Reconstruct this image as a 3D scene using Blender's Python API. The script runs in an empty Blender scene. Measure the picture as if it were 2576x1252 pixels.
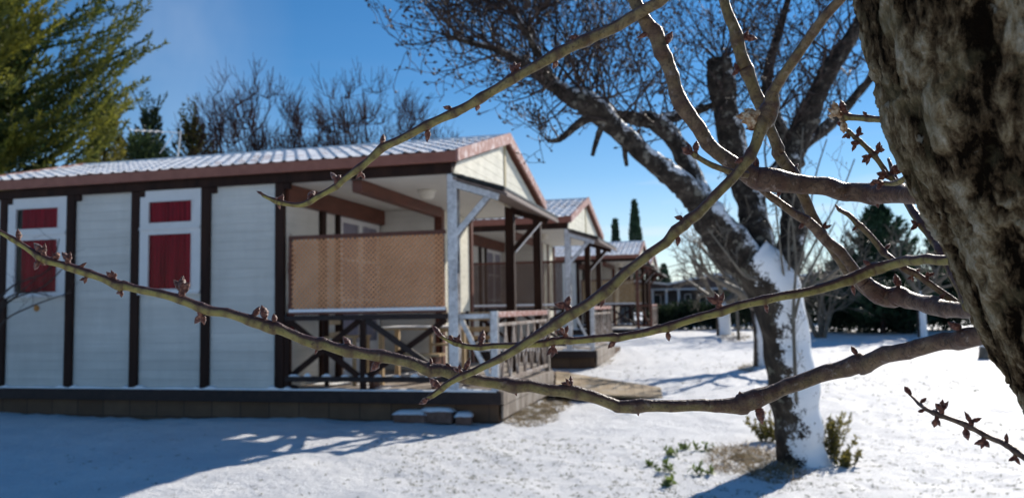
import bpy, math, random
from mathutils import Vector, Matrix, noise as mnoise
R = random.Random(11)
scene = bpy.context.scene
COL = scene.collection
rad = math.radians
V = Vector

# ------------------------------------------------------------------ camera
CAMZ, PITCH, ROLL, FPX = 1.36, 0.073, 0.0169, 2032.0      # FPX: focal length in units of a 2576 wide frame
fwd = V((0, math.cos(PITCH), math.sin(PITCH)))
up0 = V((0, -math.sin(PITCH), math.cos(PITCH)))
rt0 = V((1, 0, 0))
c_, s_ = math.cos(ROLL), math.sin(ROLL)
CR = rt0 * c_ - up0 * s_
CU = rt0 * s_ + up0 * c_
CP = V((0, 0, CAMZ))
cam = bpy.data.cameras.new('camera')
camo = bpy.data.objects.new('camera', cam)
COL.objects.link(camo)
camo.matrix_world = Matrix(((CR.x, CU.x, -fwd.x, 0), (CR.y, CU.y, -fwd.y, 0), (CR.z, CU.z, -fwd.z, CAMZ), (0, 0, 0, 1)))
cam.sensor_width = 36
cam.lens = 36 * FPX / 2576
cam.clip_start, cam.clip_end = 0.03, 2000
cam.dof.use_dof = True
cam.dof.focus_distance = 0.70
cam.dof.aperture_fstop = 11.5
scene.camera = camo

def at(u, v, d):
    """point seen at (u, v) of the 2576x1252 frame, d metres along the view axis"""
    return CP + (fwd + CR * ((u - 1288) / FPX) + CU * ((626 - v) / FPX)) * d

def on_ground(u, v, z=0.0):
    r = fwd + CR * ((u - 1288) / FPX) + CU * ((626 - v) / FPX)
    return CP + r * ((z - CAMZ) / r.z)

def nz(p, s=1.0, o=0.0):
    return mnoise.noise(V((p[0] * s + o, p[1] * s + o * 1.7, p[2] * s - o)))

def smooth(a, b, x):
    t = min(1, max(0, (x - a) / (b - a)))
    return t * t * (3 - 2 * t)

# ------------------------------------------------------------------ materials
def new_mat(name):
    m = bpy.data.materials.new(name)
    m.use_nodes = True
    nt = m.node_tree
    nt.nodes.clear()
    out = nt.nodes.new('ShaderNodeOutputMaterial')
    return m, nt, out

def N(nt, kind, **kw):
    n = nt.nodes.new('ShaderNode' + kind)
    for k, v in kw.items():
        if k in n.inputs.keys() if isinstance(k, str) else False:
            n.inputs[k].default_value = v
        else:
            setattr(n, k, v)
    return n

def ramp(nt, fac, stops):
    r = nt.nodes.new('ShaderNodeValToRGB')
    e = r.color_ramp.elements
    while len(e) < len(stops):
        e.new(0.5)
    for el, (p, c) in zip(e, stops):
        el.position = p
        el.color = (c[0], c[1], c[2], 1) if not isinstance(c, float) else (c, c, c, 1)
    nt.links.new(fac, r.inputs[0])
    return r.outputs[0]

def tex_noise(nt, scale, detail=4, rough=0.6, stretch=None, coord='Object', dist=0.0):
    tc = nt.nodes.new('ShaderNodeTexCoord')
    src = tc.outputs[coord]
    if stretch:
        mp = nt.nodes.new('ShaderNodeMapping')
        mp.inputs['Scale'].default_value = stretch
        nt.links.new(src, mp.inputs[0])
        src = mp.outputs[0]
    n = nt.nodes.new('ShaderNodeTexNoise')
    n.inputs['Scale'].default_value = scale
    n.inputs['Detail'].default_value = detail
    n.inputs['Roughness'].default_value = rough
    n.inputs['Distortion'].default_value = dist
    nt.links.new(src, n.inputs['Vector'])
    return n.outputs['Fac']

def math_n(nt, op, a, b=None, clamp=False):
    n = nt.nodes.new('ShaderNodeMath')
    n.operation = op
    n.use_clamp = clamp
    for i, x in enumerate((a, b)):
        if x is None:
            continue
        if isinstance(x, (int, float)):
            n.inputs[i].default_value = x
        else:
            nt.links.new(x, n.inputs[i])
    return n.outputs[0]

def mix_c(nt, fac, a, b):
    n = nt.nodes.new('ShaderNodeMix')
    n.data_type = 'RGBA'
    for sock, x in ((n.inputs[0], fac), (n.inputs[6], a), (n.inputs[7], b)):
        if isinstance(x, (int, float)):
            sock.default_value = x
        elif isinstance(x, tuple):
            sock.default_value = (x[0], x[1], x[2], 1)
        else:
            nt.links.new(x, sock)
    return n.outputs[2]

def bump_n(nt, height, strength, dist):
    b = nt.nodes.new('ShaderNodeBump')
    b.inputs['Strength'].default_value = strength
    b.inputs['Distance'].default_value = dist
    nt.links.new(height, b.inputs['Height'])
    return b.outputs[0]

def princ(nt, col, rough=0.6, spec=0.4, normal=None):
    p = nt.nodes.new('ShaderNodeBsdfPrincipled')
    if isinstance(col, tuple):
        p.inputs['Base Color'].default_value = (col[0], col[1], col[2], 1)
    else:
        nt.links.new(col, p.inputs['Base Color'])
    if isinstance(rough, (int, float)):
        p.inputs['Roughness'].default_value = rough
    else:
        nt.links.new(rough, p.inputs['Roughness'])
    p.inputs['Specular IOR Level'].default_value = spec
    if normal is not None:
        nt.links.new(normal, p.inputs['Normal'])
    return p

def mk(name, stops, scale=6, rough=0.6, spec=0.35, bump=0.0, bdist=0.01, stretch=None, detail=5, bscale=None, island=0.0):
    m, nt, out = new_mat(name)
    f = tex_noise(nt, scale, detail, 0.62, stretch)
    c = ramp(nt, f, stops)
    if island:
        gi = nt.nodes.new('ShaderNodeNewGeometry')
        hv = nt.nodes.new('ShaderNodeHueSaturation')
        nt.links.new(math_n(nt, 'ADD', math_n(nt, 'MULTIPLY', gi.outputs['Random Per Island'], island), 1 - island * 0.6), hv.inputs['Value'])
        nt.links.new(c, hv.inputs['Color'])
        stain = ramp(nt, tex_noise(nt, 1.6, 6, 0.7, (1, 1, 0.35)), [(0.42, 0.0), (0.72, 0.35)])
        c = mix_c(nt, stain, hv.outputs[0], tuple(x * 0.62 for x in stops[0][1]))
    nrm = None
    if bump:
        g = f if bscale is None else tex_noise(nt, bscale, 4, 0.6, stretch)
        nrm = bump_n(nt, g, bump, bdist)
    p = princ(nt, c, rough, spec, nrm)
    nt.links.new(p.outputs[0], out.inputs[0])
    return m

def snow_shader(nt, fine=60, b=0.25):
    f = tex_noise(nt, fine, 5, 0.65)
    c = ramp(nt, tex_noise(nt, 3.0, 3), [(0.3, (0.87, 0.88, 0.90)), (0.7, (0.93, 0.93, 0.93))])
    return princ(nt, c, 0.55, 0.25, bump_n(nt, f, b, 0.02))

def mk_snowy(name, stops, scale, direction, lo, hi, nscale=5.0, namp=0.9, rough=0.7, bump=0.5, bdist=0.02, stretch=None, bscale=None, lich=None):
    """bark or timber with wind-driven snow stuck to the side that faced the storm"""
    m, nt, out = new_mat(name)
    f = tex_noise(nt, scale, 6, 0.65, stretch)
    c = ramp(nt, f, stops)
    if lich:
        lf = tex_noise(nt, lich[0], 4, 0.6)
        c = mix_c(nt, ramp(nt, lf, [(lich[1], 0.0), (lich[1] + 0.07, 1.0)]), c, lich[2])
    g = tex_noise(nt, bscale, 5, 0.6, stretch) if bscale else f
    p = princ(nt, c, rough, 0.3, bump_n(nt, g, bump, bdist))
    geo = nt.nodes.new('ShaderNodeNewGeometry')
    d = nt.nodes.new('ShaderNodeVectorMath')
    d.operation = 'DOT_PRODUCT'
    d.inputs[1].default_value = V(direction).normalized()
    nt.links.new(geo.outputs['Normal'], d.inputs[0])
    nn = tex_noise(nt, nscale, 5, 0.65)
    e = math_n(nt, 'ADD', d.outputs['Value'], math_n(nt, 'MULTIPLY', math_n(nt, 'SUBTRACT', nn, 0.5), namp))
    e = math_n(nt, 'ADD', e, math_n(nt, 'MULTIPLY', math_n(nt, 'SUBTRACT', tex_noise(nt, nscale * 6, 4, 0.7), 0.5), namp * 0.75))
    mask = ramp(nt, e, [(lo, 0.0), (hi, 1.0)])
    sn = snow_shader(nt, 40, 0.3)
    mx = nt.nodes.new('ShaderNodeMixShader')
    nt.links.new(mask, mx.inputs[0])
    nt.links.new(p.outputs[0], mx.inputs[1])
    nt.links.new(sn.outputs[0], mx.inputs[2])
    nt.links.new(mx.outputs[0], out.inputs[0])
    return m

M = {}
# snow cover
m, nt, out = new_mat('snow')
p = snow_shader(nt, 30, 0.25)
nt.links.new(p.outputs[0], out.inputs[0])
M['snow'] = m
# ground snow: soft lumps, wind crust, a little litter showing through
m, nt, out = new_mat('snow_ground')
f1 = tex_noise(nt, 2.2, 6, 0.7, (1.0, 0.75, 1))
f2 = tex_noise(nt, 14, 6, 0.7, (0.8, 1.3, 1))
f3 = tex_noise(nt, 45, 5, 0.75)
h = math_n(nt, 'ADD', math_n(nt, 'MULTIPLY', f1, 0.7), math_n(nt, 'ADD', math_n(nt, 'MULTIPLY', f2, 0.5), math_n(nt, 'MULTIPLY', f3, 0.22)))
c = ramp(nt, tex_noise(nt, 1.2, 5, 0.6), [(0.3, (0.76, 0.77, 0.79)), (0.65, (0.88, 0.88, 0.88))])
lit = ramp(nt, tex_noise(nt, 9, 8, 0.8, (1, 1.6, 1)), [(0.60, 0.0), (0.74, 0.75)])
lit2 = ramp(nt, tex_noise(nt, 0.55, 3, 0.6), [(0.36, 0.25), (0.62, 1.0)])
lit3 = ramp(nt, tex_noise(nt, 45, 4, 0.7, (1, 1.5, 1)), [(0.585, 0.0), (0.68, 0.85)])
litter = ramp(nt, tex_noise(nt, 25, 3), [(0.3, (0.16, 0.13, 0.09)), (0.7, (0.30, 0.27, 0.22))])
fac = math_n(nt, 'MULTIPLY', math_n(nt, 'MAXIMUM', math_n(nt, 'MULTIPLY', lit, 0.6), lit3), lit2)
c = mix_c(nt, fac, c, litter)
p = princ(nt, c, 0.6, 0.25, bump_n(nt, h, 0.8, 0.09))
nt.links.new(p.outputs[0], out.inputs[0])
M['ground'] = m

M['white_paint'] = mk('white_paint', [(0.3, (0.58, 0.565, 0.51)), (0.7, (0.71, 0.69, 0.63))], 3, 0.55, 0.3, 0.15, 0.004, (0.25, 0.25, 3), island=0.10)
M['white_frame'] = mk('white_frame', [(0.3, (0.68, 0.67, 0.65)), (0.7, (0.74, 0.73, 0.71))], 5, 0.4)
M['cream_paint'] = mk('cream_paint', [(0.28, (0.60, 0.56, 0.44)), (0.45, (0.74, 0.70, 0.57)), (0.7, (0.80, 0.76, 0.63))], 5, 0.5, 0.3, 0.2, 0.004, (1, 1, 4), island=0.12)
M['ceiling'] = mk('ceiling_paint', [(0.3, (0.62, 0.60, 0.55)), (0.7, (0.70, 0.68, 0.62))], 4, 0.6)
M['dark_wood'] = mk('dark_wood', [(0.3, (0.018, 0.009, 0.007)), (0.7, (0.045, 0.021, 0.014))], 9, 0.7, 0.15, 0.3, 0.004, (1, 1, 0.15))
M['brown_wood'] = mk('brown_wood', [(0.3, (0.085, 0.030, 0.018)), (0.7, (0.16, 0.055, 0.032))], 9, 0.5, 0.3, 0.3, 0.004, (0.3, 0.3, 1))
M['red_wood'] = mk('red_painted_wood', [(0.3, (0.24, 0.085, 0.054)), (0.7, (0.33, 0.125, 0.082))], 7, 0.5, 0.35, 0.15, 0.003)
M['rake'] = mk('frosted_red_wood', [(0.36, (0.27, 0.10, 0.075)), (0.52, (0.36, 0.18, 0.15)), (0.70, (0.72, 0.62, 0.60))], 9, 0.6, 0.3, 0.2, 0.004)
M['tan_wood'] = mk('tan_lattice_wood', [(0.3, (0.58, 0.265, 0.122)), (0.7, (0.79, 0.41, 0.21))], 3, 0.6, 0.2, 0.2, 0.003)
M['shaded_lattice'] = mk('shaded_lattice_wood', [(0.3, (0.085, 0.048, 0.033)), (0.7, (0.15, 0.085, 0.058))], 3, 0.6, 0.2)  # darker copy of the lattice wood, the second porch's shade put into its colour
M['olive_lattice'] = mk('olive_lattice_wood', [(0.3, (0.30, 0.19, 0.09)), (0.7, (0.44, 0.29, 0.15))], 3, 0.6, 0.2)
M['grey_wood'] = mk('weathered_wood', [(0.28, (0.16, 0.125, 0.10)), (0.5, (0.33, 0.28, 0.235)), (0.75, (0.55, 0.51, 0.46))], 7, 0.75, 0.2, 0.5, 0.006, (1, 1, 0.3), island=0.2)
M['pale_wood'] = mk('pale_furniture_wood', [(0.3, (0.36, 0.24, 0.12)), (0.7, (0.58, 0.44, 0.26))], 5, 0.55, 0.3, 0.2, 0.004)
M['slat'] = mk('frosted_slat', [(0.3, (0.17, 0.115, 0.085)), (0.5, (0.33, 0.27, 0.23)), (0.7, (0.62, 0.59, 0.57))], 9, 0.7, 0.2, 0.3, 0.004, island=0.2)
M['ramp_wood'] = mk('ramp_wood', [(0.3, (0.25, 0.17, 0.095)), (0.55, (0.40, 0.30, 0.18)), (0.72, (0.60, 0.54, 0.45))], 3.2, 0.75, 0.2, 0.4, 0.01, island=0.15)
M['tile'] = mk('roof_tile', [(0.3, (0.28, 0.18, 0.16)), (0.7, (0.52, 0.45, 0.43))], 8, 0.6)
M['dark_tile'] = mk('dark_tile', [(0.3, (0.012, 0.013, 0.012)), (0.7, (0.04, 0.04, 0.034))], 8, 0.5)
M['gutter'] = mk('pent_fascia', [(0.3, (0.12, 0.085, 0.07)), (0.7, (0.24, 0.18, 0.155))], 6, 0.6, 0.3, 0.3, 0.004, (3, 0.2, 3))
M['metal'] = mk('grey_metal', [(0.3, (0.42, 0.44, 0.46)), (0.7, (0.60, 0.61, 0.62))], 5, 0.4, 0.5)
M['curtain'] = mk('red_curtain', [(0.3, (0.15, 0.003, 0.010)), (0.7, (0.36, 0.008, 0.024))], 5, 0.8, 0.1, 0, 0, (6, 6, 0.25))
M['net'] = mk('net_curtain', [(0.3, (0.16, 0.15, 0.20)), (0.7, (0.40, 0.38, 0.44))], 7, 0.8, 0.1, 0, 0, (8, 8, 0.3))
M['red_cloth'] = mk('red_cloth', [(0.3, (0.10, 0.012, 0.012)), (0.6, (0.20, 0.03, 0.025)), (0.66, (0.55, 0.45, 0.44))], 5, 0.85, 0.1, 0, 0, (1, 1, 2))
M['plaque'] = mk('orange_plaque', [(0.3, (0.40, 0.16, 0.03)), (0.7, (0.60, 0.28, 0.07))], 40, 0.6)
M['lamp'] = mk('lamp_glass', [(0.3, (0.66, 0.62, 0.52)), (0.7, (0.80, 0.76, 0.66))], 6, 0.25, 0.5)
M['stone'] = mk('stone', [(0.3, (0.10, 0.055, 0.042)), (0.7, (0.26, 0.165, 0.13))], 9, 0.8, 0.2, 0.6, 0.02)
M['soil'] = mk('bare_soil', [(0.3, (0.05, 0.038, 0.025)), (0.5, (0.12, 0.095, 0.055)), (0.68, (0.6, 0.6, 0.6))], 7, 0.9, 0.1, 0.8, 0.04)
M['far_wall'] = mk('far_wall', [(0.3, (0.06, 0.048, 0.044)), (0.7, (0.11, 0.095, 0.09))], 2, 0.7)
M['far_roof'] = mk('far_roof', [(0.3, (0.07, 0.05, 0.045)), (0.7, (0.14, 0.10, 0.09))], 3, 0.7)
WIND = (0.35, -0.93, 0.1)
M['snowy_wood'] = mk_snowy('snow_plastered_timber', [(0.3, (0.018, 0.010, 0.009)), (0.7, (0.045, 0.025, 0.02))], 9, WIND, 0.45, 1.22, 4.0, 0.7, 0.6, 0.3, 0.004, (1, 1, 0.35))
M['deck_beam'] = mk_snowy('deck_beam_timber', [(0.3, (0.016, 0.010, 0.010)), (0.7, (0.040, 0.024, 0.020))], 9, WIND, 1.12, 1.30, 4.0, 1.1, 0.6, 0.3, 0.004)
M['bark_old'] = mk_snowy('old_bark', [(0.32, (0.012, 0.009, 0.007)), (0.5, (0.042, 0.031, 0.022)), (0.7, (0.11, 0.088, 0.066))], 9,
                         (0.42, -0.88, 0.22), 0.56, 0.70, 8.0, 1.9, 0.85, 1.0, 0.05, (1, 1, 0.45), 22, (7, 0.60, (0.17, 0.16, 0.12)))
M['bark_limb'] = mk_snowy('limb_bark', [(0.32, (0.010, 0.008, 0.006)), (0.5, (0.038, 0.028, 0.021)), (0.7, (0.12, 0.10, 0.08))], 14,
                          (0.50, -0.60, 0.62), 0.84, 1.02, 9.0, 1.2, 0.85, 1.0, 0.04, None, 26, (12, 0.58, (0.20, 0.18, 0.145)))
M['bark_snowtrunk'] = mk_snowy('snow_plastered_bark', [(0.32, (0.02, 0.014, 0.011)), (0.6, (0.09, 0.07, 0.055))], 9,
                               (0.45, -0.89, 0.1), 0.05, 0.28, 3.0, 0.6, 0.85, 0.8, 0.03)
M['twig'] = mk('twig_bark', [(0.3, (0.026, 0.016, 0.014)), (0.55, (0.060, 0.040, 0.033)), (0.75, (0.15, 0.115, 0.095))], 5, 0.6, 0.25)
M['twig_far'] = mk('far_twig_bark', [(0.3, (0.020, 0.010, 0.012)), (0.7, (0.050, 0.027, 0.028))], 2, 0.8, 0.08)
M['twig_grey'] = mk('grey_twig_bark', [(0.3, (0.09, 0.075, 0.055)), (0.7, (0.24, 0.205, 0.16))], 4, 0.6)

# plinth blocks
m, nt, out = new_mat('plinth_blocks')
tc = nt.nodes.new('ShaderNodeTexCoord')
mp = nt.nodes.new('ShaderNodeMapping')
mp.inputs['Rotation'].default_value = (rad(90), 0, 0)
nt.links.new(tc.outputs['Object'], mp.inputs[0])
br = nt.nodes.new('ShaderNodeTexBrick')
br.inputs['Scale'].default_value = 1
br.inputs['Brick Width'].default_value = 0.42
br.inputs['Row Height'].default_value = 0.30
br.inputs['Mortar Size'].default_value = 0.008
br.inputs['Color1'].default_value = (0.11, 0.066, 0.040, 1)
br.inputs['Color2'].default_value = (0.175, 0.110, 0.068, 1)
br.inputs['Mortar'].default_value = (0.05, 0.035, 0.028, 1)
nt.links.new(mp.outputs[0], br.inputs['Vector'])
c = mix_c(nt, ramp(nt, tex_noise(nt, 6, 5), [(0.35, 0.0), (0.7, 0.5)]), br.outputs['Color'], (0.08, 0.05, 0.035))
p = princ(nt, c, 0.8, 0.2, bump_n(nt, br.outputs['Fac'], -0.4, 0.01))
nt.links.new(p.outputs[0], out.inputs[0])
M['plinth'] = m

# glass
m, nt, out = new_mat('window_glass')
tr = nt.nodes.new('ShaderNodeBsdfTransparent')
gl = nt.nodes.new('ShaderNodeBsdfGlossy')
gl.inputs['Roughness'].default_value = 0.03
fr = nt.nodes.new('ShaderNodeFresnel')
fr.inputs['IOR'].default_value = 1.2
mx = nt.nodes.new('ShaderNodeMixShader')
nt.links.new(fr.outputs[0], mx.inputs[0])
nt.links.new(tr.outputs[0], mx.inputs[1])
nt.links.new(gl.outputs[0], mx.inputs[2])
nt.links.new(mx.outputs[0], out.inputs[0])
M['glass'] = m

def mk_leaf(name, dark, light, trans=0.45, tcol=None, rough=0.5):
    m, nt, out = new_mat(name)
    a = nt.nodes.new('ShaderNodeAttribute')
    a.attribute_name = 'tone'
    c = ramp(nt, a.outputs['Fac'], [(0.0, dark), (0.55, tuple((x + y) / 2 for x, y in zip(dark, light))), (1.0, light)])
    p = princ(nt, c, rough, 0.3)
    t = nt.nodes.new('ShaderNodeBsdfTranslucent')
    nt.links.new(c, t.inputs[0])
    mx = nt.nodes.new('ShaderNodeMixShader')
    mx.inputs[0].default_value = trans
    nt.links.new(p.outputs[0], mx.inputs[1])
    nt.links.new(t.outputs[0], mx.inputs[2])
    nt.links.new(mx.outputs[0], out.inputs[0])
    return m
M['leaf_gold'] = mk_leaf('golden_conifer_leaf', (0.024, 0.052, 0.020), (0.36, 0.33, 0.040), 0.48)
M['leaf_olive'] = mk_leaf('olive_conifer_leaf', (0.030, 0.045, 0.016), (0.30, 0.26, 0.05), 0.45)
M['leaf_dark'] = mk_leaf('dark_conifer_leaf', (0.010, 0.022, 0.014), (0.050, 0.075, 0.035), 0.3)
M['leaf_cypress'] = mk_leaf('cypress_leaf', (0.012, 0.035, 0.022), (0.05, 0.10, 0.05), 0.3)
M['leaf_mid'] = mk_leaf('shrub_leaf', (0.03, 0.055, 0.025), (0.13, 0.17, 0.055), 0.4)
M['leaf_weed'] = mk_leaf('weed_leaf', (0.06, 0.10, 0.025), (0.24, 0.30, 0.08), 0.4)
M['leaf_bush'] = mk_leaf('evergreen_bush_leaf', (0.035, 0.05, 0.014), (0.30, 0.24, 0.055), 0.45)
M['grass_dry'] = mk_leaf('dry_grass_blade', (0.10, 0.07, 0.035), (0.40, 0.30, 0.17), 0.4)
M['grass_tip'] = mk_leaf('grass_blade', (0.05, 0.05, 0.025), (0.22, 0.20, 0.09), 0.4)

# foreground shoots: sun side maroon, underside green on young wood; grey brown on older wood
m, nt, out = new_mat('shoot_bark')
age = nt.nodes.new('ShaderNodeAttribute')
age.attribute_name = 'age'
geo = nt.nodes.new('ShaderNodeNewGeometry')
sx = nt.nodes.new('ShaderNodeSeparateXYZ')
nt.links.new(geo.outputs['Normal'], sx.inputs[0])
n1 = tex_noise(nt, 55, 4, 0.6)
side = math_n(nt, 'ADD', sx.outputs['Z'], math_n(nt, 'MULTIPLY', math_n(nt, 'SUBTRACT', n1, 0.5), 0.9))
young = ramp(nt, side, [(0.0, (0.32, 0.28, 0.065)), (0.22, (0.26, 0.205, 0.060)), (0.42, (0.095, 0.038, 0.024)), (0.9, (0.065, 0.022, 0.022))])
old = ramp(nt, tex_noise(nt, 90, 6, 0.65), [(0.30, (0.060, 0.030, 0.021)), (0.5, (0.130, 0.072, 0.047)), (0.70, (0.24, 0.155, 0.105))])
spot = ramp(nt, tex_noise(nt, 420, 2, 0.5), [(0.64, 0.0), (0.70, 0.65)])
c = mix_c(nt, age.outputs['Fac'], young, old)
c = mix_c(nt, spot, c, (0.05, 0.025, 0.018))
nd_ = nt.nodes.new('ShaderNodeAttribute'); nd_.attribute_name = 'node'
c = mix_c(nt, math_n(nt, 'MULTIPLY', nd_.outputs['Fac'], 0.75), c, (0.070, 0.026, 0.018))
crack = ramp(nt, tex_noise(nt, 190, 5, 0.7, dist=1.0), [(0.40, 0.75), (0.49, 0.0)])
c = mix_c(nt, math_n(nt, 'MULTIPLY', crack, math_n(nt, 'ADD', math_n(nt, 'MULTIPLY', age.outputs['Fac'], 0.8), 0.15)), c, (0.035, 0.018, 0.013))
pale = ramp(nt, tex_noise(nt, 130, 4, 0.7), [(0.60, 0.0), (0.68, 0.6)])
c = mix_c(nt, math_n(nt, 'MULTIPLY', pale, age.outputs['Fac']), c, (0.33, 0.26, 0.22))
c = mix_c(nt, ramp(nt, tex_noise(nt, 28, 4), [(0.60, 0.0), (0.70, 0.55)]), c, (0.10, 0.040, 0.024))
hh = math_n(nt, 'ADD', tex_noise(nt, 260, 4, 0.6), math_n(nt, 'MULTIPLY', tex_noise(nt, 60, 3), 0.8))
p = princ(nt, c, 0.48, 0.38, bump_n(nt, hh, 0.8, 0.002))
nt.links.new(p.outputs[0], out.inputs[0])
M['shoot'] = m

m, nt, out = new_mat('bud_scale')
f = tex_noise(nt, 330, 4, 0.6)
c = ramp(nt, f, [(0.30, (0.045, 0.014, 0.011)), (0.50, (0.15, 0.042, 0.026)), (0.66, (0.38, 0.17, 0.10)), (0.8, (0.62, 0.42, 0.30))])
p = princ(nt, c, 0.5, 0.4, bump_n(nt, f, 0.5, 0.002))
p.inputs['Sheen Weight'].default_value = 0.4
t = nt.nodes.new('ShaderNodeBsdfTranslucent')
nt.links.new(c, t.inputs[0])
mx = nt.nodes.new('ShaderNodeMixShader')
mx.inputs[0].default_value = 0.3
nt.links.new(p.outputs[0], mx.inputs[1])
nt.links.new(t.outputs[0], mx.inputs[2])
nt.links.new(mx.outputs[0], out.inputs[0])
M['bud'] = m
M['bud_fuzzy'] = mk('fuzzy_bud_scale', [(0.33, (0.16, 0.055, 0.030)), (0.5, (0.38, 0.24, 0.13)), (0.66, (0.66, 0.55, 0.40))], 260, 0.8, 0.2, 0.6, 0.002)

# foreground trunk bark
m, nt, out = new_mat('rough_bark')
f1 = tex_noise(nt, 55, 7, 0.7, (1, 1, 0.4), dist=0.6)
f2 = tex_noise(nt, 170, 5, 0.7, (1, 1, 0.5))
ht = nt.nodes.new('ShaderNodeAttribute')
ht.attribute_name = 'ridge'
f1r = ramp(nt, f1, [(0.38, 0.0), (0.62, 1.0)])
f2r = ramp(nt, f2, [(0.36, 0.0), (0.64, 1.0)])
mixf = math_n(nt, 'ADD', math_n(nt, 'MULTIPLY', ht.outputs['Fac'], 0.55), math_n(nt, 'ADD', math_n(nt, 'MULTIPLY', f1r, 0.26), math_n(nt, 'MULTIPLY', f2r, 0.22)))
c = ramp(nt, mixf, [(0.26, (0.014, 0.009, 0.005)), (0.41, (0.15, 0.100, 0.055)), (0.54, (0.39, 0.30, 0.175)), (0.72, (0.70, 0.62, 0.47))])
lich = ramp(nt, tex_noise(nt, 32, 5, 0.6), [(0.52, 0.0), (0.66, 0.55)])
c = mix_c(nt, lich, c, (0.22, 0.185, 0.10))
lich2 = ramp(nt, tex_noise(nt, 60, 4, 0.6), [(0.66, 0.0), (0.72, 0.7)])
c = mix_c(nt, lich2, c, (0.46, 0.43, 0.34))
p = princ(nt, c, 1.0, 0.03, bump_n(nt, math_n(nt, 'ADD', f1r, f2r), 1.0, 0.006))
nt.links.new(p.outputs[0], out.inputs[0])
M['bark_near'] = m

# ------------------------------------------------------------------ mesh helpers
class MB:
    def __init__(s):
        s.v, s.f, s.mi, s.att = [], [], [], []
    def quad(s, a, b, c, d, mi=0, att=0.0):
        i = len(s.v)
        s.v += [tuple(a), tuple(b), tuple(c), tuple(d)]
        s.f.append((i, i + 1, i + 2, i + 3)); s.mi.append(mi); s.att += [att] * 4
    def tri(s, a, b, c, mi=0, att=0.0):
        i = len(s.v)
        s.v += [tuple(a), tuple(b), tuple(c)]
        s.f.append((i, i + 1, i + 2)); s.mi.append(mi); s.att += [att] * 3
    def hexa(s, P, mi=0):
        """8 corners: bottom ring 0-3, top ring 4-7"""
        i = len(s.v)
        s.v += [tuple(p) for p in P]; s.att += [0.0] * 8
        for f in ((3, 2, 1, 0), (4, 5, 6, 7), (0, 1, 5, 4), (1, 2, 6, 5), (2, 3, 7, 6), (3, 0, 4, 7)):
            s.f.append(tuple(i + k for k in f)); s.mi.append(mi)
    def box(s, x0, x1, y0, y1, z0, z1, mi=0):
        s.hexa([(x0, y0, z0), (x1, y0, z0), (x1, y1, z0), (x0, y1, z0), (x0, y0, z1), (x1, y0, z1), (x1, y1, z1), (x0, y1, z1)], mi)
    def bar(s, a, b, w, t, side=(0, 1, 0), mi=0):
        """timber from a to b: w across, t along 'side'"""
        a, b = V(a), V(b)
        d = (b - a).normalized()
        sd = V(side)
        sd = (sd - d * sd.dot(d)).normalized()
        o = d.cross(sd)
        A, B = o * (w / 2), sd * (t / 2)
        s.hexa([a - A - B, a + A - B, a + A + B, a - A + B, b - A - B, b + A - B, b + A + B, b - A + B], mi)
    def tube(s, pts, rads, n=6, cap=True, att=None, jitter=0.0, mi=0):
        pts = [V(p) for p in pts]
        k = len(pts)
        base = len(s.v)
        d = (pts[1] - pts[0]).normalized()
        u = d.orthogonal().normalized()
        for i in range(k):
            if i == 0: d = pts[1] - pts[0]
            elif i == k - 1: d = pts[-1] - pts[-2]
            else: d = pts[i + 1] - pts[i - 1]
            if d.length < 1e-9: d = V((0, 0, 1))
            d.normalize()
            u = u - d * u.dot(d)
            if u.length < 1e-6: u = d.orthogonal()
            u.normalize()
            w = d.cross(u)
            for j in range(n):
                a = 2 * math.pi * j / n
                q = u * math.cos(a) + w * math.sin(a)
                r = rads[i]
                if jitter:
                    r *= 1 + jitter * nz(pts[i] + q * r, 1.0 / max(r, 1e-4) * 0.9)
                s.v.append(tuple(pts[i] + q * r))
                s.att.append(att[i] if att else 0.0)
        for i in range(k - 1):
            for j in range(n):
                a = base + i * n + j; b = base + i * n + (j + 1) % n
                s.f.append((a, b, b + n, a + n)); s.mi.append(mi)
        if cap:
            s.f.append(tuple(base + j for j in range(n))[::-1]); s.mi.append(mi)
            e = base + (k - 1) * n
            s.f.append(tuple(e + j for j in range(n))); s.mi.append(mi)
    def build(s, name, mats, parent=None, smooth_=False, attr=None):
        me = bpy.data.meshes.new(name)
        me.from_pydata(s.v, [], s.f)
        if not isinstance(mats, (list, tuple)): mats = [mats]
        for mm in mats: me.materials.append(mm)
        if any(s.mi): me.polygons.foreach_set('material_index', s.mi)
        if smooth_: me.polygons.foreach_set('use_smooth', [True] * len(s.f))
        if attr:
            a = me.attributes.new(attr, 'FLOAT', 'POINT')
            a.data.foreach_set('value', s.att)
        me.update()
        o = bpy.data.objects.new(name, me)
        COL.objects.link(o)
        if parent: o.parent = parent
        return o

def bevel(o, w=0.006, seg=2):
    b = o.modifiers.new('bevel', 'BEVEL')
    b.width = w; b.segments = seg; b.limit_method = 'ANGLE'
    return o

def tag(o, label=None, cat=None, group=None, kind=None):
    if label: o['label'] = label
    if cat: o['category'] = cat
    if group: o['group'] = group
    if kind: o['kind'] = kind
    return o

def empty(name, loc, rz=0.0):
    o = bpy.data.objects.new(name, None)
    o.empty_display_size = 0.1
    COL.objects.link(o)
    o.location = loc
    o.rotation_euler = (0, 0, rz)
    return o

KIDS = {}
def copy_tree(o, parent=None):
    c = o.copy()
    COL.objects.link(c)
    if parent: c.parent = parent
    for ch in list(o.children):
        copy_tree(ch, c)
    return c

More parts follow.
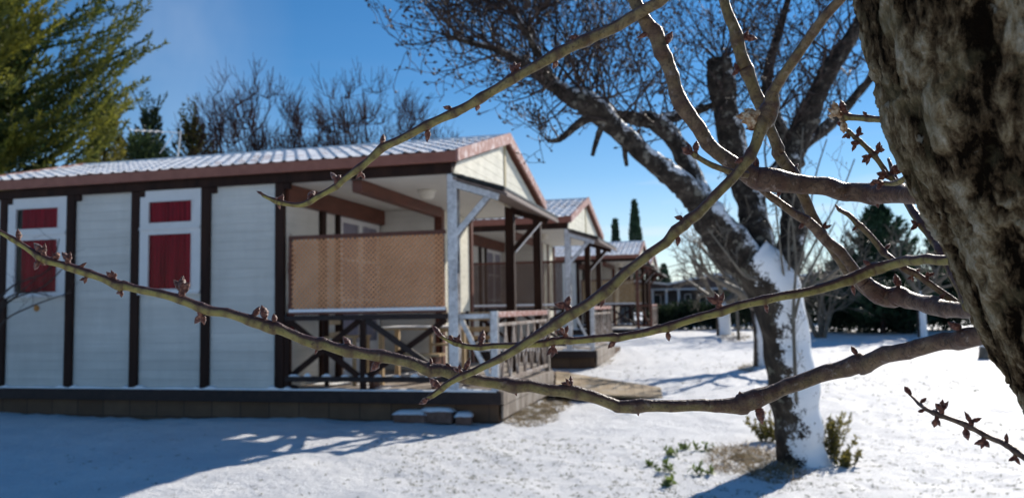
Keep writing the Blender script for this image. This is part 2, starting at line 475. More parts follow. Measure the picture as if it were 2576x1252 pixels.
def catmull(pts, n):
    """pts: list of tuples, n samples per span"""
    out = []
    P = [pts[0]] + list(pts) + [pts[-1]]
    for i in range(1, len(P) - 2):
        for k in range(n):
            t = k / n
            r = []
            for c in range(len(pts[0])):
                p0, p1, p2, p3 = P[i - 1][c], P[i][c], P[i + 1][c], P[i + 2][c]
                r.append(0.5 * (2 * p1 + (p2 - p0) * t + (2 * p0 - 5 * p1 + 4 * p2 - p3) * t * t + (3 * p1 - p0 - 3 * p2 + p3) * t ** 3))
            out.append(tuple(r))
    out.append(tuple(pts[-1]))
    return out

def rvec(rr, s=1.0):
    return V((rr.gauss(0, s), rr.gauss(0, s), rr.gauss(0, s)))

# ------------------------------------------------------------------ light
SUN_AZ = rad(36.5)       # clockwise from +Y
SUN_EL = rad(28.5)
sun = bpy.data.lights.new('sun', 'SUN')
sun.energy = 4.7
sun.angle = rad(0.55)
sun.color = (1.0, 0.93, 0.83)
suno = bpy.data.objects.new('sun', sun)
COL.objects.link(suno)
sd = V((math.sin(SUN_AZ) * math.cos(SUN_EL), math.cos(SUN_AZ) * math.cos(SUN_EL), math.sin(SUN_EL)))
suno.rotation_euler = sd.to_track_quat('Z', 'Y').to_euler()
suno.location = sd * 50

w = bpy.data.worlds.new('World')
scene.world = w
w.use_nodes = True
nt = w.node_tree
nt.nodes.clear()
wo = nt.nodes.new('ShaderNodeOutputWorld')
bg = nt.nodes.new('ShaderNodeBackground')
sky = nt.nodes.new('ShaderNodeTexSky')
sky.sky_type = 'NISHITA'
sky.sun_disc = False
sky.sun_elevation = SUN_EL
sky.sun_rotation = SUN_AZ
sky.altitude = 600
sky.air_density = 1.0
sky.dust_density = 0.0
sky.ozone_density = 3.2
# thin cloud streaks low in the sky
cl = tex_noise(nt, 2.2, 6, 0.6, (1, 1, 9), coord='Generated')
tcg = nt.nodes.new('ShaderNodeTexCoord')
sz = nt.nodes.new('ShaderNodeSeparateXYZ')
nt.links.new(tcg.outputs['Generated'], sz.inputs[0])
low = ramp(nt, sz.outputs['Z'], [(0.0, 0.75), (0.10, 0.65), (0.20, 0.06), (0.34, 0.0)])
cm = math_n(nt, 'MULTIPLY', ramp(nt, cl, [(0.46, 0.0), (0.68, 1.0)]), low)
cm = math_n(nt, 'MAXIMUM', cm, ramp(nt, sz.outputs['Z'], [(0.0, 0.62), (0.06, 0.36), (0.16, 0.08), (0.26, 0.0)]))
hs = nt.nodes.new('ShaderNodeHueSaturation')
hs.inputs['Saturation'].default_value = 1.27
nt.links.new(sky.outputs[0], hs.inputs['Color'])
skyc = mix_c(nt, cm, hs.outputs[0], (8.2, 8.6, 9.2))
# one faint cirrus wisp high on the left
cd = (fwd + CR * ((455 - 1288) / FPX) + CU * ((626 - 90) / FPX)).normalized()
vs = nt.nodes.new('ShaderNodeVectorMath'); vs.operation = 'SUBTRACT'; vs.inputs[1].default_value = cd
nt.links.new(tcg.outputs['Generated'], vs.inputs[0])
vm = nt.nodes.new('ShaderNodeVectorMath'); vm.operation = 'MULTIPLY'; vm.inputs[1].default_value = (8, 8, 4.5)
nt.links.new(vs.outputs[0], vm.inputs[0])
vl = nt.nodes.new('ShaderNodeVectorMath'); vl.operation = 'LENGTH'
nt.links.new(vm.outputs[0], vl.inputs[0])
wf = math_n(nt, 'MULTIPLY', ramp(nt, vl.outputs['Value'], [(0.0, 0.26), (0.3, 0.17), (0.6, 0.06), (1.0, 0.0)]), ramp(nt, tex_noise(nt, 7, 4, 0.6, (1, 1, 0.5), coord='Generated'), [(0.3, 0.35), (0.7, 1.0)]))
skyc = mix_c(nt, wf, skyc, (8.2, 8.6, 9.2))
nt.links.new(skyc, bg.inputs[0])
bg.inputs[1].default_value = 0.086
nt.links.new(bg.outputs[0], wo.inputs[0])
scene.view_settings.view_transform = 'Standard'
scene.view_settings.look = 'None'
scene.view_settings.gamma = 1.0
scene.view_settings.exposure = 0.36
scene.cycles.max_bounces = 8
scene.cycles.transparent_max_bounces = 12
scene.cycles.use_denoising = True

# ------------------------------------------------------------------ ground
def ground_z(x, y):
    z = 0.008 * max(0, min(y, 60) - 14) + 0.02 * smooth(14, 40, y)
    z += 0.10 * smooth(0.9, 3.5, x) * smooth(7.5, 11, y)
    z -= 0.0
    if y < 60 and abs(x) < 60:
        n = nz((x, y, 0), 0.5) * 0.035 + nz((x, y, 3), 1.7, 4.0) * 0.018 + nz((x, y, 7), 4.2, 2.0) * 0.016 + nz((x * 0.8, y * 1.3, 9), 9.0, 2.0) * 0.010
        z += n * smooth(0.2, 3, y + 1)
    return z

def axis_pts(lo, hi, step, far, grow=1.25):
    a = []
    x = lo
    while x <= hi + 1e-6:
        a.append(x); x += step
    s = step
    x = a[-1]
    while x < far:
        s *= grow; x += s; a.append(x)
    s = step
    x = a[0]
    pre = []
    while x > -far:
        s *= grow; x -= s; pre.append(x)
    return pre[::-1] + a
gx = axis_pts(-5.5, 7.0, 0.05, 500, 1.12)
gy = axis_pts(3.5, 16.0, 0.05, 700, 1.12)
gb = MB()
nx = len(gx)
for y in gy:
    for x in gx:
        gb.v.append((x, y, ground_z(x, y)))
gb.f = [(j * nx + i, j * nx + i + 1, (j + 1) * nx + i + 1, (j + 1) * nx + i) for j in range(len(gy) - 1) for i in range(nx - 1)]
gb.mi = [0] * len(gb.f)
g = gb.build('snow_ground', M['ground'], None, True)
tag(g, 'thin crusted snow cover on the ground', None, None, 'structure')
if 'category' in g: del g['category']

# ------------------------------------------------------------------ cabins
TH = 0.2443
CORNER = (-0.727, 9.863)
def hloc(x, y, z=0.0):
    ct, st = math.cos(TH), math.sin(TH)
    return V((CORNER[0] + x * ct + y * st, CORNER[1] - x * st + y * ct, z))
L, W = 7.5, 5.0
FL, WT, EV, RD = 0.376, 3.03, 3.25, 3.97
PX = [-2.34, -3.43, -4.52, -5.57, -6.71]

def siding(mb, along, x0, x1, fixed, z0, z1, out, pitch=0.12, th=0.02):
    """boards between x0..x1 on a plane; along 'x' (plane y=fixed) or 'y' (plane x=fixed); out=+-1 outward"""
    z = z0
    while z < z1 - 0.01:
        t = min(z + pitch - 0.0016, z1)
        a, b = (fixed, fixed + out * th) if out > 0 else (fixed + out * th, fixed)
        if along == 'x': mb.box(x0, x1, a, b, z, t)
        else: mb.box(a, b, x0, x1, z, t)
        z += pitch

def roof_height(y):      # top of the roof deck at local y
    k = (RD - EV) / (W / 2 + 0.12)
    return EV + k * (y + 0.12) if y <= W / 2 else RD - k * (y - W / 2)

def make_cabin():
    root = empty('holiday_cabin', hloc(0, 0), -TH)
    # plinth and floor beam
    b = MB(); b.box(-L, 0.54, 0.05, W - 0.05, -0.25, 0.215)
    b.build('plinth', M['plinth'], root)
    b = MB(); b.box(-L - 0.03, 0.60, -0.05, 0.05, 0.218, FL - 0.004)
    bevel(b.build('floor_beam', M['deck_beam'], root))
    # ledge snow
    b = MB(); rr = random.Random(5)
    xs = [-L + i * 0.06 for i in range(int((L + 0.6) / 0.06))]
    prev = None
    for x in xs:
        h = 0.010 + 0.022 * max(0, nz((x, 0, 0), 2.2) + 0.25)
        if any(abs(x - px) < 0.16 and abs(x - px) > 0.06 for px in PX + [0]): h += 0.03
        cur = [(x, -0.052, FL - 0.006), (x, -0.050, FL + h * 0.7), (x, -0.01, FL + h), (x, 0.012, FL + h * 0.3)]
        if prev:
            for k in range(3): b.quad(prev[k], cur[k], cur[k + 1], prev[k + 1])
        prev = cur
    b.build('ledge_snow', M['snow'], root, True)
    # walls
    def wall(fn, mat, core=None):
        mb = MB(); fn(mb)
        return mb.build('wall', mat, root)
    def near(mb):
        mb.box(-L, -2.34, 0.025, 0.10, FL, WT)
        for i in range(len(PX)):
            x1 = PX[i] - 0.065
            x0 = (PX[i + 1] + 0.065) if i + 1 < len(PX) else -L + 0.02
            if i in (1, 3):
                siding(mb, 'x', x0, x1, 0.025, FL, 1.62, -1)
            else:
                siding(mb, 'x', x0, x1, 0.025, FL, WT, -1)
    wall(near, M['white_paint'])
    def farw(mb):
        mb.box(-L, -1.29, W - 0.10, W - 0.025, FL, WT)
        siding(mb, 'x', -L + 0.02, -1.35, W - 0.025, FL, WT, 1)
    wall(farw, M['white_paint'])
    def back(mb):
        mb.box(-L, -L + 0.08, 0.11, W - 0.11, FL, WT)
        mb.hexa([(-L, 0.05, WT + 0.002), (-L + 0.08, 0.05, WT + 0.002), (-L + 0.08, W - 0.05, WT + 0.002), (-L, W - 0.05, WT + 0.002),
                 (-L, W / 2 - 0.02, RD - 0.08), (-L + 0.08, W / 2 - 0.02, RD - 0.08), (-L + 0.08, W / 2 + 0.02, RD - 0.08), (-L, W / 2 + 0.02, RD - 0.08)])
    wall(back, M['white_paint'])
    def front(mb):          # wall behind the porch
        mb.box(-2.42, -2.345, 0.12, 3.10, FL, WT - 0.002)
        siding(mb, 'y', 0.12, 1.02, -2.345, FL, WT - 0.25, 1)
        siding(mb, 'y', 1.18, 1.52, -2.345, FL, WT - 0.25, 1)
    wall(front, M['white_paint'])
    def room_side(mb):
        mb.box(-2.34, -1.36, 3.22, 3.29, FL, WT - 0.002)
        siding(mb, 'x', -2.32, -1.37, 3.22, FL, WT - 0.02, -1)
    wall(room_side, M['white_paint'])
    def room_front(mb):
        mb.box(-1.36, -1.30, 3.22, W - 0.11, FL, WT - 0.002)
        siding(mb, 'y', 3.34, 4.05, -1.30, FL, WT - 0.02, 1)
        siding(mb, 'y', 4.17, W - 0.13, -1.30, FL, WT - 0.02, 1)
    wall(room_front, M['cream_paint'])
    # posts
    def post(x0, x1, y0, y1, z0, z1, mat='dark_wood', corbel=False):
        mb = MB(); mb.box(x0, x1, y0, y1, z0, z1)
        if corbel: mb.box(x1, x1 + 0.09, y0, y1 - 0.005, z1 - 0.085, z1 - 0.003)
        return bevel(mb.build('post', M[mat], root))
    for x in PX: post(x - 0.065, x + 0.065, -0.035, 0.02, FL, WT, 'dark_wood', True)
    post(-L - 0.01, -L + 0.12, -0.035, 0.02, FL, WT)
    post(-0.055, 0.07, -0.035, 0.09, FL, 3.02, 'snowy_wood')                 # near corner of porch
    post(-0.075, 0.065, 2.86, 2.99, FL, 2.96)                               # middle of the front
    post(-0.075, 0.065, W - 0.12, W + 0.01, FL, 3.02)                       # far corner
    post(-2.34, -2.28, 1.03, 1.17, FL, WT - 0.25)
    post(-2.34, -2.28, 1.53, 1.63, FL, WT - 0.25)
    post(-1.36, -1.23, 3.19, 3.33, FL, WT - 0.02, 'brown_wood')
    post(-1.30, -1.25, 4.06, 4.16, FL, WT - 0.02, 'brown_wood')
    post(-1.37, -1.24, W - 0.12, W + 0.0, FL, WT - 0.02, 'brown_wood')
    # beams under the roof
    for y0, y1 in ((-0.06, 0.05), (W - 0.05, W + 0.06)):
        mb = MB(); mb.box(-L - 0.02, 0.02, y0, y1, WT, EV - 0.10)
        mb.build('eave_beam', M['dark_wood'], root)
    mb = MB(); mb.box(-2.40, -2.24, 0.055, 3.20, WT - 0.25, WT - 0.004); bevel(mb.build('porch_beam', M['brown_wood'], root))
    mb = MB(); mb.box(-1.36, -1.22, 0.055, 3.18, WT - 0.16, WT - 0.004); bevel(mb.build('porch_beam', M['brown_wood'], root))
    # ceiling
    mb = MB(); mb.box(-L + 0.1, -0.01, 0.055, W - 0.055, WT + 0.0, WT + 0.04)
    mb.build('ceiling', M['ceiling'], root)
    mb = MB()
    mb.tube([(-0.78, 1.25, WT), (-0.78, 1.25, WT - 0.03), (-0.78, 1.25, WT - 0.04), (-0.78, 1.25, WT - 0.10), (-0.78, 1.25, WT - 0.13)], [0.13, 0.13, 0.115, 0.10, 0.05], 20)
    mb.build('ceiling_lamp', M['lamp'], root, True)
    # gable over the porch front
    mb = MB()
    zb = 2.93
    for (y0, y1) in ((0.0, W / 2 - 0.055), (W / 2 + 0.055, W)):
        z = zb
        while z < RD:
            t = min(z + 0.127, RD)
            k = (RD - EV) / (W / 2 + 0.12)
            def yl(zz): return max(0.0, (zz - EV + 0.13) / k - 0.12)
            a0, a1 = yl(z), yl(t)
            if y0 == 0.0: p0, p1, q0, q1 = max(a0, y0), y1, max(a1, y0), y1
            else: p0, p1, q0, q1 = y0, min(W - a0, y1), y0, min(W - a1, y1)
            if p1 - p0 > 0.02:
                q0 = min(q0, p1); q1 = max(q1, q0)
                if y0 == 0.0: q0 = min(q0, y1)
                else: q1 = max(q1, y0)
                mb.hexa([(0.0, p0, z), (0.03, p0, z), (0.03, p1, z), (0.0, p1, z), (0.0, q0, t), (0.03, q0, t), (0.03, q1, t), (0.0, q1, t)])
            z += 0.131
    gab = mb.build('gable', M['cream_paint'], root)
    mb = MB(); mb.box(0.0, 0.045, W / 2 - 0.054, W / 2 + 0.054, zb, RD - 0.09)
    mb.build('batten', mk('gable_batten', [(0.3, (0.36, 0.30, 0.17)), (0.7, (0.50, 0.43, 0.27))], 6), gab)
    # roof: snow pillows between tile rolls
    mb = MB()
    rs = 0.185
    x0r, x1r = -L - 0.12, 0.10
    k = (RD - EV) / (W / 2 + 0.12)
    ang = math.atan(k)
    slope_len = (W / 2 + 0.12) / math.cos(ang)
    ds = rs / 8
    ns = int((x1r - x0r) / ds)
    rows = []
    course = 0.34
    tt = []
    t = 0.0
    while t < slope_len - 0.01:
        for q in (0.0, 0.05, 0.12, 0.5, 0.85, 0.97):
            if t + q * course < slope_len: tt.append((t + q * course, q))
        t += course
    tt.append((slope_len, 0.97))
    def rh(s, t, q, ci):
        ph = (s / rs) % 1.0
        e = abs(ph - 0.5) * 2              # 1 at a tile roll, 0 mid pan
        roll = max(0, (e - 0.62) / 0.38)
        step = 0.022 * (1 - q)
        n = nz((s, t, 0), 3.0) * 0.012 + nz((s, t, 4), 9.0) * 0.006
        return 0.018 + step + 0.020 * math.sin(roll * math.pi / 2) + n * (1 - roll), roll
    for sgn in (0, 1):
        base = len(mb.v)
        cols = ns + 1
        info = []
        for (t, q) in tt:
            for i in range(cols):
                s = x0r + (x1r - x0r) * i / ns
                h, roll = rh(s, t, q, 0)
                yy = -0.12 + t * math.cos(ang) - math.sin(ang) * h
                zz = EV + t * math.sin(ang) + math.cos(ang) * h
                if sgn: yy = W - yy
                mb.v.append((s, yy, zz)); mb.att.append(0.0)
                info.append(roll)
        for j in range(len(tt) - 1):
            for i in range(cols - 1):
                a = base + j * cols + i
                f = (a, a + 1, a + cols + 1, a + cols)
                if sgn: f = f[::-1]
                s = x0r + (x1r - x0r) * i / ns; t, q = tt[j]
                roll = (info[j * cols + i] + info[j * cols + i + 1]) / 2
                n = nz((s, t, 9), 1.3) * 0.5 + nz((s, t, 2), 6.0) * 0.5
                tile = (0.02 < roll < 0.20 and n > 0.10 and ((s / rs) % 1.0) < 0.5) or (q >= 0.97 and n > 0.10 and roll < 0.4)
                mb.f.append(f); mb.mi.append(1 if tile else 0)
    roof = mb.build('roof', [M['snow'], M['tile']], root, True)
    # roof underside slab
    mb = MB()
    for sgn in (0, 1):
        ya, yb = (-0.12, W / 2) if not sgn else (W + 0.12, W / 2)
        P = [(x0r, ya, EV - 0.01), (x1r, ya, EV - 0.01), (x1r, yb, RD - 0.01), (x0r, yb, RD - 0.01)]
        Q = [(p[0], p[1], p[2] - 0.05) for p in P]
        mb.hexa(Q + P if not sgn else [Q[0], Q[3], Q[2], Q[1], P[0], P[3], P[2], P[1]])
    mb.build('roof_board', M['brown_wood'], roof)
    for sgn in (0, 1):
        mb = MB()
        ya, yb = (-0.15, -0.122) if not sgn else (W + 0.122, W + 0.15)
        mb.box(x0r, x1r + 0.02, ya, yb, EV - 0.105, EV + 0.03)
        bevel(mb.build('fascia', M['red_wood'], roof))
    mb = MB(); mb.box(x0r, x1r, W / 2 - 0.09, W / 2 + 0.09, RD + 0.0, RD + 0.05)
    bevel(mb.build('ridge_cap', M['snow'], roof), 0.03, 3)
    for xe in (x0r - 0.005, x1r + 0.005):
        for sgn in (0, 1):
            mb = MB()
            xa, xb = (xe - 0.03, xe) if xe < 0 else (xe, xe + 0.03)
            ya, yb = (-0.155, W / 2) if not sgn else (W + 0.155, W / 2)
            P = [(xa, ya, EV - 0.10), (xb, ya, EV - 0.10), (xb, yb, RD - 0.09), (xa, yb, RD - 0.09)]
            Q = [(xa, ya, EV + 0.05), (xb, ya, EV + 0.05), (xb, yb, RD + 0.075), (xa, yb, RD + 0.075)]
            if sgn: P = [P[0], P[3], P[2], P[1]]; Q = [Q[0], Q[3], Q[2], Q[1]]
            mb.hexa(P + Q)
            mb.build('rake_board', M['rake'], roof)
    # windows on the long side
    for i in (1, 3):
        xa, xb = PX[i + 1] + 0.075, PX[i] - 0.075
        wd = MB()
        gxa, gxb = xa + 0.125, xb - 0.125
        zs = [(1.68, 2.44), (2.575, 2.885)]
        y0, y1 = -0.030, 0.022
        wd.box(xa, gxa, y0, y1, 1.622, WT - 0.003); wd.box(gxb, xb, y0, y1, 1.622, WT - 0.003)
        wd.box(gxa, gxb, y0, y1, 1.622, 1.68); wd.box(gxa, gxb, y0, y1, 2.44, 2.575); wd.box(gxa, gxb, y0, y1, 2.885, WT - 0.003)
        wo_ = wd.build('window', M['white_frame'], root)
        fm = MB()
        for z0, z1 in zs:
            t = 0.014
            fm.box(gxa, gxa + t, -0.040, -0.003, z0, z1); fm.box(gxb - t, gxb, -0.040, -0.003, z0, z1)
            fm.box(gxa + t, gxb - t, -0.040, -0.003, z0, z0 + t); fm.box(gxa + t, gxb - t, -0.040, -0.003, z1 - t, z1)
        # raised outer casing
        fm.box(xa, xb, -0.052, -0.0305, 2.49, 2.53); fm.box(xa - 0.005, xb + 0.005, -0.06, -0.0305, 1.622, 1.655)
        bevel(fm.build('frame', M['white_frame'], wo_), 0.004)
        sn = MB(); sn.box(xa, xb, -0.058, -0.032, 1.656, 1.668); bevel(sn.build('sill_snow', M['snow'], wo_), 0.004)
        pn = MB()
        for z0, z1 in zs: pn.quad((gxa + 0.01, -0.012, z0 + 0.01), (gxb - 0.01, -0.012, z0 + 0.01), (gxb - 0.01, -0.012, z1 - 0.01), (gxa + 0.01, -0.012, z1 - 0.01))
        pn.build('pane', M['glass'], wo_)
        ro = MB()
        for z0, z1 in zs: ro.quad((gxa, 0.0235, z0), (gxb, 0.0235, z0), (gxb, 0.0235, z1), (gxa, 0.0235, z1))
        ro.build('room_shade_sheet', M['dark_tile'], wo_)  # near-black sheet painted in for the unlit room behind the curtain
        cu = MB()
        for z0, z1 in zs:
            n = 60; pv = None
            for q in range(n + 1):
                x = gxa + (0.09 if i == 3 else 0.0) + (gxb - gxa - (0.09 if i == 3 else 0.0)) * q / n
                y = 0.008 + 0.012 * math.sin(q * 0.9 + math.sin(q * 0.3) * 2)
                if pv: cu.quad((pv[0], pv[1], z0), (x, y, z0), (x, y, z1), (pv[0], pv[1], z1))
                pv = (x, y)
        cu.build('curtain', M['curtain'], wo_, True)
    # glazed door and sidelight on the porch
    dr = MB()
    ya, yb, xd = 1.66, 3.14, -2.33
    dr.box(xd - 0.01, xd + 0.02, ya, ya + 0.10, FL, 2.775); dr.box(xd - 0.01, xd + 0.02, yb - 0.10, yb, FL, 2.775)
    dr.box(xd - 0.01, xd + 0.02, ya + 0.10, yb - 0.10, 2.70, 2.775); dr.box(xd - 0.01, xd + 0.02, ya + 0.1, yb - 0.1, FL, FL + 0.5)
    dr.box(xd - 0.01, xd + 0.02, 2.34, 2.46, FL + 0.5, 2.70)
    for zz in (1.5, 2.12): dr.box(xd - 0.008, xd + 0.016, ya + 0.10, yb - 0.10, zz, zz + 0.04)
    do = dr.build('door', M['white_frame'], root)
    pn = MB(); pn.quad((xd, ya + 0.1, FL + 0.5), (xd, yb - 0.1, FL + 0.5), (xd, yb - 0.1, 2.70), (xd, ya + 0.1, 2.70)); pn.build('pane', M['glass'], do)
    cu = MB(); pv = None
    for q in range(61):
        y = ya + 0.1 + (yb - ya - 0.2) * q / 60; x = xd - 0.007 + 0.003 * math.sin(q * 1.3)
        if pv: cu.quad((pv[0], pv[1], FL + 0.5), (x, y, FL + 0.5), (x, y, 2.70), (pv[0], pv[1], 2.70))
        pv = (x, y)
    cu.build('curtain', M['net'], do, True)
    # deck
    mb = MB(); y = 0.06
    while y < W - 0.1:
        mb.box(-2.33, 0.0, y, min(y + 0.115, W - 0.05), FL - 0.035, FL - 0.002); y += 0.12
    y = 0.06
    while y < 3.1:
        mb.box(0.002, 0.575, y, y + 0.115, FL - 0.035, FL - 0.002); y += 0.12
    dk = mb.build('deck', M['grey_wood'], root)
    mb = MB(); mb.box(0.578, 0.602, 0.053, 3.16, FL - 0.17, FL + 0.0); mb.box(0.574, 0.597, 0.053, 3.16, FL - 0.33, FL - 0.18); mb.box(0.0, 0.57, 3.165, 3.19, FL - 0.3, FL)
    mb.build('skirt_board', M['grey_wood'], dk)
    mb = MB(); rr = random.Random(8)
    for q in range(16):      # drifted snow on the boards
        x, y, a, bb = rr.uniform(-2.1, 0.45), rr.uniform(0.1, 2.9), rr.uniform(0.15, 0.5), rr.uniform(0.08, 0.2)
        c0 = len(mb.v); mb.v.append((x, y, FL + 0.016)); mb.att.append(0)
        for j in range(14):
            an = 6.2832 * j / 14; rad_ = 1 + 0.35 * math.sin(an * 3 + q)
            mb.v.append((x + a * math.cos(an) * rad_, y + bb * math.sin(an) * rad_, FL + 0.0005)); mb.att.append(0)
        for j in range(14): mb.f.append((c0, c0 + 1 + j, c0 + 1 + (j + 1) % 14)); mb.mi.append(0)
    mb.build('deck_snow', M['snow'], dk, True)
    # near railing with crossed braces
    mb = MB(); mb.box(-2.27, -0.08, -0.03, 0.05, 1.245, 1.31)
    ra = bevel(mb.build('railing', M['deck_beam'], root))
    mb = MB(); mb.box(-2.27, -0.08, -0.02, 0.045, 0.475, 0.54); bevel(mb.build('bottom_rail', M['deck_beam'], ra))
    for xm in (-2.25, -1.20): 
        mb = MB(); mb.box(xm - 0.03, xm + 0.04, -0.018, 0.042, FL, 1.243); bevel(mb.build('railing_post', M['dark_wood'], ra))
    for (xa, xb) in ((-2.20, -1.25), (-1.14, -0.10)):
        mb = MB(); mb.bar((xa, 0.0, 1.24), (xb, 0.0, 0.545), 0.07, 0.035); mb.build('brace', M['deck_beam'] if xa > -1.5 else M['dark_wood'], ra)
        mb = MB(); mb.bar((xa, 0.037, 0.545), (xb, 0.037, 1.24), 0.07, 0.035); mb.build('brace', M['dark_wood'], ra)
    for q in range(9):
        x = -2.15 + q * 0.235 + nz((q, 0, 0), 1.3) * 0.1
        h = 0.02 + 0.05 * abs(nz((q, 2, 0), 1.7)); wq = 0.05 + 0.08 * abs(nz((q, 5, 0), 1.1))
        mb = MB()
        mb.hexa([(x - wq, -0.02, 0.541), (x + wq, -0.02, 0.541), (x + wq, 0.04, 0.541), (x - wq, 0.04, 0.541), (x - wq * .3, 0.0, 0.541 + h), (x + wq * .3, 0.0, 0.541 + h), (x + wq * .3, 0.025, 0.541 + h), (x - wq * .3, 0.025, 0.541 + h)])
        bevel(mb.build('snow_heap', M['snow'], ra, True), 0.01, 2)
    # lattice screen
    mb = MB()
    xa, xb, za, zb2 = -2.18, -0.12, 1.385, 2.285
    pitch = 0.062
    hh = zb2 - za
    for lay, yy in ((1, 0.004), (-1, 0.013)):
        q = -hh
        while q < (xb - xa):
            x0, z0, x1, z1 = xa + q, za, xa + q + hh, zb2
            if lay < 0: z0, z1 = zb2, za
            t0 = max(0, (xa - x0) / hh); t1 = min(1, (xb - x0) / hh)
            if t1 - t0 > 0.02:
                mb.bar((x0 + hh * t0, yy, z0 + (z1 - z0) * t0), (x0 + hh * t1, yy, z0 + (z1 - z0) * t1), 0.022, 0.008)
            q += pitch
    la = mb.build('lattice_screen', M['tan_wood'], root)
    mb = MB(); mb.box(xa - 0.04, xb + 0.03, -0.012, 0.03, zb2, zb2 + 0.05); mb.box(xa - 0.04, xa, -0.012, 0.03, za - 0.0, zb2)
    bevel(mb.build('frame', M['brown_wood'], la), 0.004)
    mb = MB(); mb.box(xa - 0.04, xb + 0.03, -0.016, 0.032, za - 0.065, za - 0.002); bevel(mb.build('bottom_rail', M['brown_wood'], la), 0.004)
    mb = MB(); mb.box(xa - 0.03, xb + 0.03, -0.022, -0.0165, za - 0.032, za + 0.006); bevel(mb.build('rail_snow', M['snow'], la), 0.006)
    # short railing and front railing
    mb = MB(); mb.box(0.072, 0.465, -0.02, 0.05, 1.24, 1.30)
    sr = bevel(mb.build('railing', M['snowy_wood'], root))
    mb = MB(); mb.box(0.47, 0.56, -0.035, 0.055, FL, 1.33); bevel(mb.build('railing_post', M['snowy_wood'], sr))
    mb = MB(); mb.box(0.072, 0.465, -0.015, 0.045, 0.475, 0.53); bevel(mb.build('bottom_rail', M['snowy_wood'], sr))
    mb = MB(); mb.bar((0.09, 0.015, 1.238), (0.45, 0.015, 0.532), 0.055, 0.035); mb.build('brace', M['snowy_wood'], sr)
    mb = MB(); mb.box(0.49, 0.545, 0.06, 3.06, 1.25, 1.32)
    fr_ = bevel(mb.build('railing', M['rake'], root))
    mb = MB(); mb.box(0.495, 0.54, 0.06, 3.06, 1.14, 1.18); bevel(mb.build('middle_rail', M['slat'], fr_))
    mb = MB(); mb.box(0.495, 0.54, 0.06, 3.06, 0.44, 0.49); bevel(mb.build('bottom_rail', M['slat'], fr_))
    mb = MB(); mb.box(0.48, 0.555, 3.062, 3.14, FL, 1.34); bevel(mb.build('railing_post', M['grey_wood'], fr_))
    ys = [0.10 + i * 0.42 for i in range(8)]
    for i, y in enumerate(ys[:-1]):
        y1 = ys[i + 1]
        mb = MB(); mb.bar((0.512, y, 1.138), (0.512, (y + y1) / 2, 0.49), 0.038, 0.02, (1, 0, 0)); mb.build('slat', M['slat'], fr_)
        mb = MB(); mb.bar((0.526, y1 - 0.05, 1.138), (0.526, (y + y1) / 2 - 0.02, 0.49), 0.038, 0.02, (1, 0, 0)); mb.build('slat', M['slat'], fr_)
    # pent roof on brackets
    def arm(y):
        mb = MB(); mb.bar((0.02, y, 2.895), (0.60, y, 2.70), 0.085, 0.075, (0, 1, 0))
        br_ = bevel(mb.build('bracket', M['snowy_wood'] if y < 1 else M['dark_wood'], root))
        mb = MB(); mb.bar((0.04, y, 2.26), (0.47, y, 2.725), 0.075, 0.06, (0, 1, 0)); bevel(mb.build('strut', M['snowy_wood'] if y < 1 else M['dark_wood'], br_))
        if y > 1:
            mb = MB(); mb.bar((0.085, y - 0.0, 2.24), (0.50, y, 2.69), 0.008, 0.062, (0, 1, 0)); mb.build('strut_snow', M['snow'], br_)
    arm(0.0); arm(2.925)
    mb = MB()
    for kx in range(5):      # overlapping tile courses, low at the outside
        xa, xb = 0.03 + kx * 0.128, 0.03 + kx * 0.128 + 0.155
        za_, zb_ = 3.015 - kx * 0.043, 3.015 - kx * 0.043 - 0.03
        y = -0.09
        while y < 3.25:
            ye = y + 0.2
            mb.hexa([(xa, y, za_ - 0.03), (xb, y, zb_ - 0.03), (xb, ye - 0.012, zb_ - 0.03), (xa, ye - 0.012, za_ - 0.03), (xa, y, za_), (xb, y, zb_), (xb, ye - 0.012, zb_), (xa, ye - 0.012, za_)])
            y += 0.2
    pr = mb.build('pent_roof', M['dark_tile'], root)
    mb = MB(); mb.hexa([(0.031, -0.06, 2.945), (0.66, -0.06, 2.735), (0.66, 3.22, 2.735), (0.031, 3.22, 2.945), (0.031, -0.06, 2.975), (0.66, -0.06, 2.765), (0.66, 3.22, 2.765), (0.031, 3.22, 2.975)])
    mb.build('roof_board', M['gutter'], pr)
    mb = MB(); mb.box(0.664, 0.69, -0.07, 3.24, 2.715, 2.80); mb.box(0.692, 0.715, -0.07, 3.24, 2.70, 2.745)
    bevel(mb.build('fascia', M['gutter'], pr))
    mb = MB(); rr = random.Random(3)
    mb.quad((0.05, -0.09, 3.02), (0.66, -0.09, 2.83), (0.66, 3.25, 2.83), (0.05, 3.25, 3.02))
    mb.build('roof_snow', M['snow'], pr)
    return root

cabin = make_cabin()
tag(cabin, 'nearest white and dark brown timber cabin, red curtained windows, in front of the others', 'cabin', 'white timber cabins in a row')
for (y, x, z, lab) in ((8.0, 0, 0.05, 'second cabin in the row, its porch seen just beyond the nearest cabin porch'),
                       (22.6, 0.15, 0.10, 'third visible cabin, snowy roof and orange brown eave beyond the second cabin'),
                       (30.6, 0.0, 0.12, 'farthest cabin of the row, mostly hidden behind the other cabin porches')):
    cc = copy_tree(cabin)
    cc.location = hloc(x, y, z)
    tag(cc, lab)
    if y > 10:
        for ch in cc.children_recursive:
            if ch.type == 'MESH' and ch.material_slots and ch.material_slots[0].material == M['snowy_wood']:
                ch.material_slots[0].link = 'OBJECT'
                ch.material_slots[0].material = M['brown_wood']
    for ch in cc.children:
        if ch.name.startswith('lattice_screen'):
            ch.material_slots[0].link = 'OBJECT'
            ch.material_slots[0].material = M['shaded_lattice'] if y < 10 else M['olive_lattice']
            ch['label'] = 'dark brown lattice screen, deeper shade put into its colour' if y < 10 else 'olive tan lattice screen'

